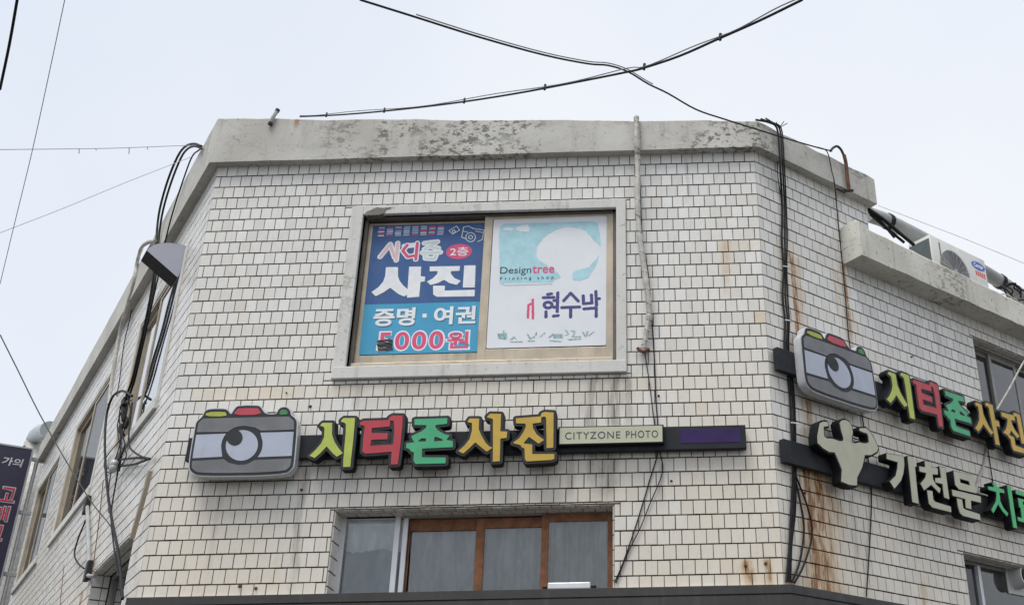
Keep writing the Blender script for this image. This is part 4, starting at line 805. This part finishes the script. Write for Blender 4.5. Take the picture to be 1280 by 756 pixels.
# ---------------------------------------------------------------- shop signs
def xf(pts, k):
    """front-sign outline to the copy of the sign on the right wall"""
    if isinstance(pts, str): return pts
    return pts if not k else [(1.0826 * a - .0952, 1.04 * (b + 2.843) - 2.117) for a, b in pts]
def camera_box(sign, fr, k):
    X = lambda q: xf(q, k)
    box = shape(fr, .085, .170, parts=[chaikin(X(CAM))], off=.010, res=.006).build('camera_box', 'casing_silver', sign, True, label='silver camera-shaped light box')
    shape(fr, .170, .176, parts=[chaikin(X(CAM))], off=0, res=.006).build('face_trim', 'sign_trim', box)
    rim = chaikin(X(CAM))
    for q, m, c in ((CAM_UP, 'panel_grey', 1), (CAM_LO, 'panel_grey', 1), (CAM_ML, 'panel_light', 1), (CAM_MR, 'panel_light', 1), (CAM_Y, 'panel_yellow', 0), (CAM_R, 'panel_red', 0), (CAM_G, 'panel_green', 0)):
        shape(fr, .176, .1785, parts=[X(q) if c else chaikin(X(q), 1), 'H', X(CAM_RING)], off=-.001, res=.005, clip=rim, inset=.019).build('face_panel', m, box)
    MB().prism(fr, X(CAM_LENS), .176, .1785).build('lens_panel', 'panel_light', box)
    MB().prism(fr, X(CAM_PUP), .1785, .1805).build('lens_pupil', 'sign_trim', box)  # dark pupil disc on the emblem's lens
def letter(sign, fr, parts, mat, k=0, grow_=.026, d0=.085):
    P = [xf(q, k) for q in parts]
    b = shape(fr, d0, .172, parts=P, off=grow_, res=.006).build('letter', 'sign_black', sign, True)
    shape(fr, .172, .1745, parts=P, off=grow_ - .003, res=.006).build('letter_rim', 'sign_trim', b)
    shape(fr, .1745, .180, parts=P, off=.001, res=.0045).build('letter_face', mat, b)
sg = thing('shop_sign', FF.p(2.6, -3.0, 0), 'long sign above the lower front window, camera box, coloured letters and cream plate', 'sign')
MB().box(FF, .235, 4.906, -2.980, -2.778, .02, .085, .004).build('mounting_rail', 'sign_rail', sg)
camera_box(sg, FF, 0)
for P, m in ((SI, 'letter_yellow'), (TI, 'letter_red'), (JON, 'letter_green'), (SA, 'letter_gold'), (JIN, 'letter_gold')): letter(sg, FF, P, m)
pl = MB().box(FF, 3.352, 4.228, -2.940, -2.776, .085, .136, .006).build('name_plate', 'sign_black', sg)
MB().box(FF, 3.366, 4.216, -2.928, -2.788, .136, .1395, .002).build('plate_face', 'plate_cream', pl)
text_mb('CITYZONE', FF, ((3.412, -2.890), (3.868, -2.828)), .1395, .1412, bold=.0, space=1.15).build('plate_lettering', 'print_ink', pl)
text_mb('PHOTO', FF, ((3.915, -2.890), (4.180, -2.828)), .1395, .1412, bold=.0, space=1.15).build('plate_lettering', 'print_ink', pl)
MB().box(FF, 4.362, 4.856, -2.928, -2.808, .085, .0875, .001).build('dark_panel', 'panel_purple', sg)
sg = thing('shop_sign', FR.p(1.9, -2.4, 0), 'upper sign on the right wall, camera box beside slanting coloured letters', 'sign')
MB().box(FR, .025, 4.3, -2.270, -2.060, .03, .085, .004).build('mounting_rail', 'sign_rail', sg)
camera_box(sg, FR, 1)
for P, m in ((SI, 'letter_yellow'), (TI, 'letter_red'), (JON, 'letter_green'), (SA, 'letter_gold'), (JIN, 'letter_gold')): letter(sg, FR, P, m, 1)
sg = thing('shop_sign', FR.p(1.9, -3.2, 0), 'lower sign on the right wall, flexing strongman emblem with cream and green letters', 'sign')
MB().box(FR, .022, 4.3, -3.095, -2.892, .03, .085, .004).build('mounting_rail', 'sign_rail', sg)
b = shape(FR, .085, .174, parts=MAN, off=.019, res=.006).build('strongman_emblem', 'sign_black', sg, True, label='cream silhouette of a man flexing both arms')
shape(FR, .174, .180, parts=MAN, off=.003, res=.005).build('emblem_face', 'letter_cream', b)
for P, m in ((GI, 'letter_cream'), (CHEON, 'letter_cream'), (MUN, 'letter_cream'), (CHI, 'letter_leaf'), (RYO, 'letter_leaf')): letter(sg, FR, P, m, 0, .009)
# ---------------------------------------------------------------- window posters
po = thing('window_poster', FF.p(2.08, -1.98, -.093), 'blue and cyan poster on the left sash, big white letters over a pink price', 'poster')
dB = -.0945
def sheet(z0, z1, name, mat): return MB().add([FF.p(1.540 + .001, z0, dB - .002), FF.p(2.617, z0, dB - .002), FF.p(2.610, z1, dB - .002), FF.p(1.540, z1, dB - .002), FF.p(1.541, z0, dB), FF.p(2.617, z0, dB), FF.p(2.610, z1, dB), FF.p(1.540, z1, dB)], [(0, 3, 2, 1), (4, 5, 6, 7), (0, 1, 5, 4), (1, 2, 6, 5), (2, 3, 7, 6), (3, 0, 4, 7)]).build(name, mat, po)
sheet(-1.477, -.655, 'upper_sheet', 'poster_blue'); sheet(-1.975, -1.4785, 'lower_sheet', 'poster_cyan')
d1, d2, d3 = dB + .0012, dB + .0024, dB + .0036
for P in (P_SA, P_JIN):
    shape(FF, dB, d1, parts=[[(a + .008, b - .009) for a, b in q] for q in P], res=.004).build('letter_shadow', 'print_shadow', po)
    shape(FF, dB, d2, parts=P, res=.004).build('letter', 'print_white', po)
for bx_, tx in (('jm', '증명'), ('yg', '여권')):
    (a0, b0), (a1, b1) = P_BOX[bx_]
    text_mb(tx, FF, ((a0 + .008, b0 - .008), (a1 + .008, b1 - .008)), dB, d1, bold=.03).build('lettering_shadow', 'print_shadow', po)
    text_mb(tx, FF, P_BOX[bx_], dB, d2, bold=.03).build('lettering', 'print_white', po)
(a0, b0), (a1, b1) = P_BOX['dot']; MB().box(FF, a0, a1, b0, b1, dB, d2).build('middle_dot', 'print_white', po)
(a0, b0), (a1, b1) = P_BOX['won']; sp_ = a0 + (a1 - a0) * .735
for tx, q0, q1, hh in (('5000', a0, sp_ - .01, 1), ('원', sp_ + .01, a1, .94)):
    text_mb(tx, FF, ((q0 - .01, b0 - .01), (q1 + .01, b0 + (b1 - b0) * hh + .014)), dB, d1, bold=.05, space=1.12).build('price_outline', 'print_white', po)
    text_mb(tx, FF, ((q0 + .006, b0 + .006), (q1 - .006, b0 + (b1 - b0) * hh)), dB, d2, bold=.02, space=1.16).build('price_lettering', 'print_pink', po)
MB().prism(FF, [(2.368 + .121 * math.cos(q), -.957 + .08 * math.sin(q)) for q in np.linspace(0, 6.283, 33)[:-1]], dB, d1).build('floor_badge', 'print_pink', po)
text_mb('2층', FF, ((2.285, -1.004), (2.455, -.909)), dB, d2, bold=.012).build('badge_lettering', 'print_white', po)
mb = MB(); pal = [2, 1, 0, 1, 2]
rs = random.Random(4)
for i in range(8):
    for j in range(5):
        mb.cur = rs.choice([0, 1, 2, 3, 2, 0]); a = 1.593 + i * .0795 + rs.uniform(0, .004); z = -.772 + j * .0215
        mb.box(FF, a, a + .058, z, z + .0125, dB, d1)
mb.build('striped_print', ['print_pink', 'print_white', 'print_skyline', 'print_blush'], po)
shape(FF, dB, d1, strokes=P_LOGO, rad=.026, res=.004).build('logo_outline', 'print_white', po)
shape(FF, dB, d2, strokes=[P_LOGO[0], P_LOGO[1]], rad=.013, res=.003).build('logo_lettering', 'print_blush', po)
shape(FF, dB, d2, strokes=[P_LOGO[2], P_LOGO[4]], rad=.014, res=.003).build('logo_lettering', 'print_pink', po)
shape(FF, dB, d2, strokes=P_LOGO[5:], rad=.010, res=.003).build('logo_lettering', 'print_mint', po)
shape(FF, dB, d1, strokes=P_DOOD, rad=.0035, res=.0022, eps=.0006).build('camera_drawing', 'print_white', po)
mb = MB(); rs = random.Random(2)
q = P_TAPE; n = 6; g0 = len(mb.v)
for j in range(n + 1):
    for i in range(n + 1):
        u_, v_ = i / n, j / n
        a = (1 - v_) * ((1 - u_) * q[0][0] + u_ * q[1][0]) + v_ * ((1 - u_) * q[3][0] + u_ * q[2][0]); b = (1 - v_) * ((1 - u_) * q[0][1] + u_ * q[1][1]) + v_ * ((1 - u_) * q[3][1] + u_ * q[2][1])
        mb.v.append(FF.p(a + rs.uniform(-.003, .003), b + rs.uniform(-.003, .003), d3 + rs.uniform(0, .006)))
mb.f = [(j * 7 + i, j * 7 + i + 1, j * 7 + i + 8, j * 7 + i + 7) for j in range(n) for i in range(n)]; mb.mi = [0] * len(mb.f)
mb.build('tape_patch', 'tape_black', po, label='black tape stuck over the first digit')
po = thing('window_poster', FF.p(3.2, -1.97, -.05), 'peeling white poster on the right sash with pale blue patch and navy letters', 'poster')
dQ = -.0535; e1, e2 = dQ + .0012, dQ + .0024
MB().prism(FF, [(2.690, -1.962), (3.728, -1.960), (3.735, -1.952), (3.737, -.655), (3.725, -.643), (2.692, -.652), (2.682, -.662), (2.680, -1.952)], dQ - .0025, dQ).build('sheet', 'poster_white', po)
shape(FF, dQ, e1, parts=[Q_BLUE], res=.004, jit=.007).build('blue_print', 'poster_pale', po); shape(FF, dQ, e1, parts=[Q_BLUE2], res=.004, jit=.006).build('blue_print', 'poster_pale', po)
for q in Q_BITS: shape(FF, dQ, e2, parts=[q], res=.004, jit=.005).build('peeled_patch', 'poster_white', po)
text_mb('Design', FF, ((2.768, -1.246), (3.052, -1.154)), dQ, e2, bold=.004).build('lettering', 'print_ink', po)
text_mb('tree', FF, ((3.062, -1.229), (3.262, -1.150)), dQ, e2, bold=.018, space=1.06).build('lettering', 'print_pink', po)
text_mb('Printing shop', FF, ((2.770, -1.300), (3.258, -1.258)), dQ, e2, bold=.012, space=1.9).build('lettering', 'print_ink', po)
for P in (Q_HYEON, Q_SU, Q_MAK): shape(FF, dQ, e1, strokes=P, rad=.0145, res=.003, jit=.002).build('letter', 'print_navy', po)
shape(FF, dQ, e1, strokes=Q_PINK, rad=.011, res=.003, jit=.003).build('letter_remnant', 'print_pink', po)
shape(FF, dQ, e1 - .0006, strokes=[[(a - .004, b + .004) for a, b in q] for q in Q_REM], rad=.0085, res=.003, jit=.006).build('letter_remnant', 'print_mint', po, kind='stuff')
shape(FF, dQ, e1, strokes=Q_REM, rad=.0036, res=.0022, jit=.005, eps=.0006).build('letter_remnant', 'print_faded', po, kind='stuff')
shape(FF, dQ, e1 - .0004, parts=Q_REMB, res=.003, jit=.008).build('letter_remnant', 'print_teal', po, kind='stuff')
# ---------------------------------------------------------------- cables and small fittings
def C3(k): return [Vector((a, b, c + ZO)) for a, b, c in CB[k]]
def cable(key, r, mat, label, cat='cable', name='cable', seg=7, sub=4, wob=0., group=None):
    o = MB(); P = C3(key) if isinstance(key, str) else key
    o.tube(P, r, seg, sub, wob); q = o.build(name, mat, None, True, sharp=80); return tag(q, label, cat, group)
c_ = cable('w1', .0072, 'cable_black', 'black overhead cable sloping from top left down to the right end of the parapet')
P = smooth(C3('w1'), 4)[4:30]; mb = MB().tube([q + Vector((0, 0, .022)) for q in P], .0045, 5, 1); mb.build('carrier_wire', 'cable_grey', c_)
c_ = cable('w2', .0072, 'cable_black', 'black overhead cable rising from the parapet edge to the top right', )
P = smooth(C3('w2'), 4); mb = MB().tube([q + Vector((0, 0, .018 + .01 * math.sin(i * .7))) for i, q in enumerate(P)], .004, 5, 1); mb.build('carrier_wire', 'cable_grey', c_)
for i in (8, 16, 26, 31, 36, 41): mb = MB().tube([P[i] + Vector((0, 0, -.014)), P[i] + Vector((.004, 0, .03))], .009, 6, 1); mb.build('clip', 'cable_black', c_)
cable('t1', .0028, 'cable_faint', 'thin grey wire running steeply down the sky at far left')
cable('t2', .008, 'cable_black', 'short dark cable crossing the top left corner of the sky')
c_ = cable('t3', .0035, 'cable_faint', 'thin level wire with small tags crossing the sky at left')
P = smooth(C3('t3'), 4)
for i, h_ in ((6, .05), (7, .02), (9, .07), (10, .03)): MB().tube([P[i], P[i] + Vector((.01, 0, -h_))], .004, 5, 1).build('tag', 'cable_grey', c_)
cable('t4', .003, 'cable_faint', 'thin grey wire slanting up to the left end of the parapet')
cable('t5', .0055, 'cable_grey', 'grey wire dropping from the left edge across the side windows to the corner')
cable('t6', .003, 'cable_pale', 'thin pale wire above the air conditioner at right')
P = C3('fc'); mb = MB().tube(P, .026, 9, 8, .16); fc = tag(mb.build('wrapped_cable', 'cable_pale', None, True), 'pale tape-wrapped cable hanging from the parapet beside the upper front window', 'cable')
P = smooth(P, 8)
for i in range(4, len(P) - 3, 4): MB().tube([P[i] + Vector((-.018, -.018, .01 * random.random())), P[i] + Vector((.022, -.018, -.015))], .008, 5, 1).build('tape_band', 'cable_grey', fc)
mb = MB().tube([P[-1] + Vector((-.05, -.01, .02)), P[-1] + Vector((0, -.02, -.02)), P[-1] + Vector((.05, -.005, .01))], .016, 6, 3); mb.build('frayed_end', 'rusty_steel', fc)
cable('f1', .0055, 'cable_black', 'thin black cable running down the tiles under the wrapped cable, behind the front sign')
cable('f2', .0045, 'cable_black', 'thin looping black cable below the frayed end of the wrapped cable')
rk = thing('cable_bundle', FR.p(.3, -3.9, .02), 'thick bundle of black cables down the right wall next to the chamfer corner', 'cable')
for i in range(3): MB().tube(C3('r%d' % i), .0100 - .0015 * i, 7, 4).build('cable_strand', 'cable_black', rk, True, sharp=80)
for yy in (9, 11, 15):
    q = C3('r1')[yy]; MB().tube([q + FR.X * -.045 + FR.N * .014, q + FR.N * .026, q + FR.X * .045 + FR.N * .014], .0055, 5, 2).build('cable_tie', 'tie_white', rk)
q = C3('r1')[2]
for a in ((-.02, .03, .09), (.05, -.02, .06), (.08, -.03, .03)): MB().tube([q, q + Vector(a)], .004, 5, 1).build('loose_end', 'cable_black', rk)
cable('rb1', .0095, 'cable_black', 'inner loop of black cable over the rust streak below the strongman sign')
cable('rb2', .0085, 'cable_black', 'outer loop of black cable over the rust streak below the strongman sign')
cable('rt1', .0055, 'cable_black', 'thin black cable down the middle of the right wall, behind both signs')
cable('rt2', .005, 'cable_black', 'short thin wire beside the cable bundle under the parapet')
cable('rw', .011, 'cable_pale', 'white tube slanting across the upper right window to the sign', 'tube', 'plastic_tube')
cable('rw2', .014, 'cable_pale', 'pale strip on the tiles between the two right wall signs', 'cable')
cable('rw3', .005, 'cable_black', 'thin dark wire on the tiles between the two right wall signs', 'cable')
rp = thing('rusty_bracket', FR.p(1.1, -.02, .1), 'rusty bent pipe bracket on the right end of the parapet', 'bracket')
MB().tube(C3('rust'), .013, 8, 4).build('bent_pipe', 'sign_trim', rp, True); MB().tube(C3('rust2'), .019, 8, 3).build('pipe', 'rusty_steel', rp, True)
P = C3('brk'); MB().tube([P[0], P[1]], .012, 6, 1).tube([P[1] + Vector((-.03, 0, .02)), P[2]], .016, 6, 1).build('clamp', 'dark_rubber', rp)
sb = thing('pipe_stub', FF.p(.51, .49, .1), 'short grey pipe stub on the parapet top near its left end', 'pipe')
MB().tube([FF.p(.49, .40, .115), FF.p(.505, .46, .12), FF.p(.53, .56, .10)], .018, 8, 2).build('pipe', 'pipe_grey', sb, True); MB().tube([FF.p(.485, .385, .115), FF.p(.492, .41, .116)], .023, 8, 1).build('collar', 'dark_rubber', sb, True)
MB().tube([FF.p(.525, .545, .10), FF.p(.535, .575, .10)], .022, 8, 1).build('cap', 'dark_rubber', sb, True)
for k, r_, m_, lb in (('lk1', .0125, 'cable_black', 'outer thick black cable arching over the left end of the parapet'), ('lk2', .0115, 'cable_black', 'second thick black cable arching over the left end of the parapet'),
                      ('lk3', .008, 'cable_black', 'thinner black cable hanging inside the arch at the left end of the parapet'),
                      ('lk5', .0135, 'cable_black', 'heavy black cable looping down the left wall to the fascia'), ('lk6', .008, 'cable_black', 'wavy black cable hanging at the knot beside the first side window'),
                      ('lk7', .009, 'cable_black', 'black cable sagging from the knot to the corner bracket'), ('lk8', .0075, 'cable_black', 'long thin black cable from the knot down the left wall'),
                      ('lk10', .006, 'cable_black', 'slack black wire curling round the insulator on the left wall'), ('lk11', .006, 'cable_black', 'thin black wire crossing below the knot on the left wall'), ('lk12', .0055, 'cable_black', 'small black wire loop left of the insulator'),
                      ('lk9', .006, 'cable_black', 'thin black cable along the left wall above the knot'), ('lc2', .005, 'rusty_steel', 'brown wire running down the left wall to the lower opening'),
                      ('lc3', .009, 'cable_black', 'short black cable loop beside the pale conduit on the left wall'), ('lgr', .004, 'rusty_steel', 'rusty wire low on the far left wall')):
    cable(k, r_, m_, lb)
P = C3('lk4'); lk = tag(MB().tube(P, .022, 8, 6, .12).build('wrapped_cable', 'cable_pale', None, True), 'pale wrapped cable hooked over the parapet of the left wall', 'cable')
lc = thing('conduit', FL.p(3.4, -3.4, .03), 'pale vertical conduit with dark boxes on the left wall', 'conduit')
P = C3('lc1'); MB().tube(P, .02, 8, 3).build('pipe', 'pipe_grey', lc, True)
for q in (P[0], P[-1]):
    f_ = Fr(q, FL.X, FL.N); MB().box(f_, -.06, .06, -.11, .09, -.02, .03, .01).build('junction_box', 'dark_rubber', lc)
q = P[-1] + Vector((0, 0, -.05)); MB().tube([q, q - FL.X * .25 + UP * -.06 + FL.N * .01, q - FL.X * .5 + UP * -.1], .02, 8, 3).build('spout', 'cable_grey', lc, True)
cable('lp', .022, 'champagne_aluminium', 'beige drain pipe beside the lower corner of the left wall', 'pipe', 'drain_pipe')
lb = thing('cable_bracket', C3('lb')[0], 'black triangular bracket with insulator on the left corner edge', 'bracket')
MB().tube(C3('lb'), .011, 6, 2).build('arm', 'cable_black', lb); MB().tube(C3('lb2'), .011, 6, 2).build('arm', 'cable_black', lb)
A, B = C3('lb')[-1], C3('lb2')[-1]; MB().tube([A + UP * .06, B - UP * .05], .012, 6, 1).build('cross_bar', 'cable_black', lb)
m_ = (A + B) / 2
for i, t_ in enumerate((-.02, -.06)):
    f_ = m_ + UP * t_ - FL.N * 0 + FL.N * .05; MB().tube([f_ + UP * .04, f_ + UP * .02, f_, f_ - UP * .03, f_ - UP * .05], lambda t: .02 + .022 * math.sin(t * 3.1), 10, 2).build('insulator', 'ceramic', lb, True)
# knot of cables and clamps above the bracket
kn = thing('splice_closure', C3('lk1')[-1], 'tangled black splice and clamps below the arched cables on the left wall', 'splice')
q = C3('lk1')[-1]; e_ = C3('lk6')[2]; rs = random.Random(6)
for i in range(5):
    a = q.lerp(e_, i / 5) + Vector((rs.uniform(-.03, .03), rs.uniform(-.03, .03), 0)); b = q.lerp(e_, (i + 1.4) / 5) + Vector((rs.uniform(-.04, .04), rs.uniform(-.03, .03), 0))
    MB().tube([a, (a + b) / 2 + Vector((rs.uniform(-.03, .03), 0, 0)), b], .018 + .01 * rs.random(), 7, 3).build('sleeve', 'cable_black', kn, True)
# ---------------------------------------------------------------- round-topped blade sign on the left wall
FK = Fr(FL.p(.85, 0, 0), -FL.N, -FL.X)
bl = thing('blade_sign', FL.p(.95, -.84, 0), 'small grey round-topped sign jutting from the left wall by the corner', 'sign')
K = [(-.354, -.633), (-.335, -.592), (-.30, -.553), (-.248, -.518), (-.164, -.487), (-.074, -.475), (-.005, -.479), (-.003, -.76), (-.027, -.84)]
MB().prism(FK, K, -.25, 0).build('body', 'blade_side', bl); MB().prism(FK, [(a * .985 - .002, b * .985 - .011) for a, b in K], 0, .004).build('face', 'blade_face', bl)
# ---------------------------------------------------------------- hanging banner sign far down the left wall
FBn = Fr(FL.p(10.4, 0, 0), -FL.N, -FL.X)
bn = thing('banner_sign', FL.p(10.4, -3.2, .5), 'navy vertical sign with red and white letters at the far left edge', 'sign')
MB().box(FBn, -1.25, -.21, -3.3, .125, -.12, 0, .006).build('panel', 'banner_navy', bn)
mb = frame_ring(MB(), FBn, -1.29, -.185, -3.34, .15, .03, .028, .03, .03, -.14, .012, .003); mb.build('frame', 'galvanised', bn)
text_mb('가의', FBn, ((-.60, -.20), (-.295, -.06)), 0, .006, bold=.02, shear=.1).build('lettering', 'banner_white', bn)
for ch, a, z in (('고', -.40, -.67), ('래', -.43, -.98), ('고', -.44, -1.29)):
    text_mb(ch, FBn, ((a - .122, z - .132), (a + .122, z + .132)), 0, .004, bold=.04).build('lettering_outline', 'banner_white', bn)
    text_mb(ch, FBn, ((a - .108, z - .118), (a + .108, z + .118)), 0, .008, bold=.012).build('lettering', 'banner_red', bn)
MB().tube([FBn.p(-.10, -3.3, -.06), FBn.p(-.10, .0, -.06)], .03, 8, 1).build('post', 'galvanised', bn)
for z in (-.02, -.91, -1.9, -2.8): MB().box(FBn, -.20, 0.0, z - .03, z + .03, -.08, -.03, .004).build('bracket_arm', 'galvanised', bn)
# ---------------------------------------------------------------- vent duct past the end of the left wall
vd = thing('vent_duct', C3('vent')[0], 'grey elbow vent duct above the banner at the far end of the left wall', 'duct')
P = C3('vent'); MB().tube([P[0] - UP * 2.4, P[0] - UP * 1, P[0]] + P[1:3], .15, 14, 3).build('riser', 'cable_pale', vd, True); MB().tube(P[2:], .16, 14, 4).build('elbow', 'duct_grey', vd, True)
MB().tube([P[2] - UP * .06, P[2] + UP * .03], .185, 14, 1).build('collar', 'fan_white', vd, True)
# ---------------------------------------------------------------- air conditioner on the low roof
ac = thing('air_conditioner', FR.p(3.05, -.64, -.1), 'white outdoor air conditioner unit standing behind the concrete gutter', 'air conditioner')
s0, s1, z0, z1 = 2.565, 3.545, -.638, -.027
MB().box(FR, s0, s1, z0, z1, -.25, .05, .018).build('casing', 'ac_white', ac, True)
MB().box(FR, s0 - .004, s0 + .002, z0 + .04, z1 - .045, -.235, .03, .001).build('side_panel', 'ac_dark', ac)  # dark panel on the left side of the casing
cx_, cz_, R_ = 2.93, -.38, .255
MB().prism(FR, rot_poly((cx_, cz_), R_, 40), .05, .0535).build('fan_recess', 'ac_recess', ac)
mb = MB()
for k in range(15): 
    r_ = R_ * (k + 1) / 15; q = [FR.p(a, b, .060) for a, b in rot_poly((cx_, cz_), r_, 36)]; mb.tube(q + [q[0]], .0016, 4, 1)
for k in range(18):
    a = k * math.pi / 9; mb.tube([FR.p(cx_ + .04 * math.cos(a), cz_ + .04 * math.sin(a), .062), FR.p(cx_ + R_ * math.cos(a + .25), cz_ + R_ * math.sin(a + .25), .062)], .002, 4, 1)
mb.build('fan_grille', 'galvanised', ac)
MB().prism(FR, rot_poly((cx_, cz_), .035, 16), .054, .066).build('grille_hub', 'galvanised', ac)
MB().box(FR, 2.70, 2.715, -.56, -.09, .05, .0535).build('panel_seam', 'ac_dark', ac)
MB().prism(FR, [(3.392 + .122 * math.cos(q), -.155 + .05 * math.sin(q)) for q in np.linspace(0, 6.283, 29)[:-1]], .05, .053).build('badge', 'badge_blue', ac)
text_mb('Carrier', FR, ((3.305, -.182), (3.48, -.125)), .053, .0545, bold=.02, shear=.25).build('badge_lettering', 'print_white', ac)
for i in range(5): MB().box(FR, 3.325 + .037 * i, 3.350 + .037 * i, -.285, -.228, .05, .0515).build('worn_print', 'badge_red', ac)
for s in (s0 + .12, s1 - .12): MB().box(FR, s - .04, s + .04, -.70, z0, -.24, .03, .004).build('foot', 'galvanised', ac)
pp = thing('roof_pipe', C3('pipe')[0], 'fat grey pipe lying along the low roof behind the air conditioner', 'pipe')
MB().tube(C3('pipe'), .085, 12, 3).build('pipe', 'pipe_grey', pp, True)
P = C3('pipe')
for i in (1, 3, 4): 
    t_ = (P[i + 1] - P[i - 1]).normalized(); MB().tube([P[i] - t_ * .03, P[i] + t_ * .03], .094, 12, 1).build('band', 'cable_black', pp, True)
for k, r_, lb_ in (('acb1', .02, 'upper black hose from the parapet end to the air conditioner'), ('acb2', .016, 'lower black hose on the gutter left of the air conditioner'), ('acb3', .014, 'middle black hose left of the air conditioner')): cable(k, r_, 'cable_black', lb_, 'hose', 'hose')
hp = FR.p(4.15, -.33, .0); mb = MB(); rs = random.Random(9)
tw = thing('cable_coil', hp, 'tangle of dark wire on the gutter right of the air conditioner', 'cable')
for i in range(3):
    q = [hp + FR.X * (.12 + .05 * i) * math.cos(a) + UP * (.10 * math.sin(a) + .1) + FR.N * rs.uniform(-.05, .05) for a in np.linspace(0, 5.2, 10)]; MB().tube(q, .010, 6, 3).build('wire_loop', 'cable_black', tw, True)
cable([FR.p(3.65, -.43, .05), FR.p(3.85, -.36, .04), FR.p(4.05, -.34, .02), FR.p(4.3, -.36, 0)], .008, 'cable_pale', 'pale wire trailing over the gutter right of the air conditioner')
# ---------------------------------------------------------------- exhaust fan in the lower right window, lamp on the front sill
ef = thing('exhaust_fan', FR.p(3.47, -3.72, -.16), 'round white exhaust fan set in the lower right window', 'fan')
c_ = (3.47, -3.555)
MB().box(FR, 3.33, 3.62, -3.72, -3.43, -.186, -.17, .004).build('mount_plate', 'fan_white', ef)
mb = MB(); P0 = [FR.p(a, b, -.17) for a, b in rot_poly(c_, .135, 28)]; mb.prism(FR, [rot_poly(c_, .115, 28), rot_poly(c_, .10, 28)], -.17, -.03); mb.build('housing', 'fan_white', ef, True)
for k in range(5):
    a = k * 1.2566; MB().add([FR.p(c_[0] + r_ * math.cos(a + t_), c_[1] + r_ * math.sin(a + t_), -.11 + dd) for r_, t_, dd in ((.03, 0, 0), (.093, -.28, .0), (.093, .32, .045), (.03, .5, .03))], [(0, 1, 2, 3)]).build('fan_blade', 'galvanised', ef)
MB().prism(FR, rot_poly(c_, .032, 14), -.14, -.06).build('hub', 'sign_trim', ef)
fl = thing('sill_lamp', FF.p(3.45, -4.1, -.06), 'small white lamp lying on the ledge below the lower front window', 'lamp')
MB().box(FF, 3.28, 3.62, -4.075, -4.02, -.09, -.02, .01).build('body', 'white_aluminium', fl)
for s in (3.26, 3.64): MB().box(FF, s - .025, s + .025, -4.06, -4.045, -.07, -.04, .004).build('end_bracket', 'cable_black', fl)
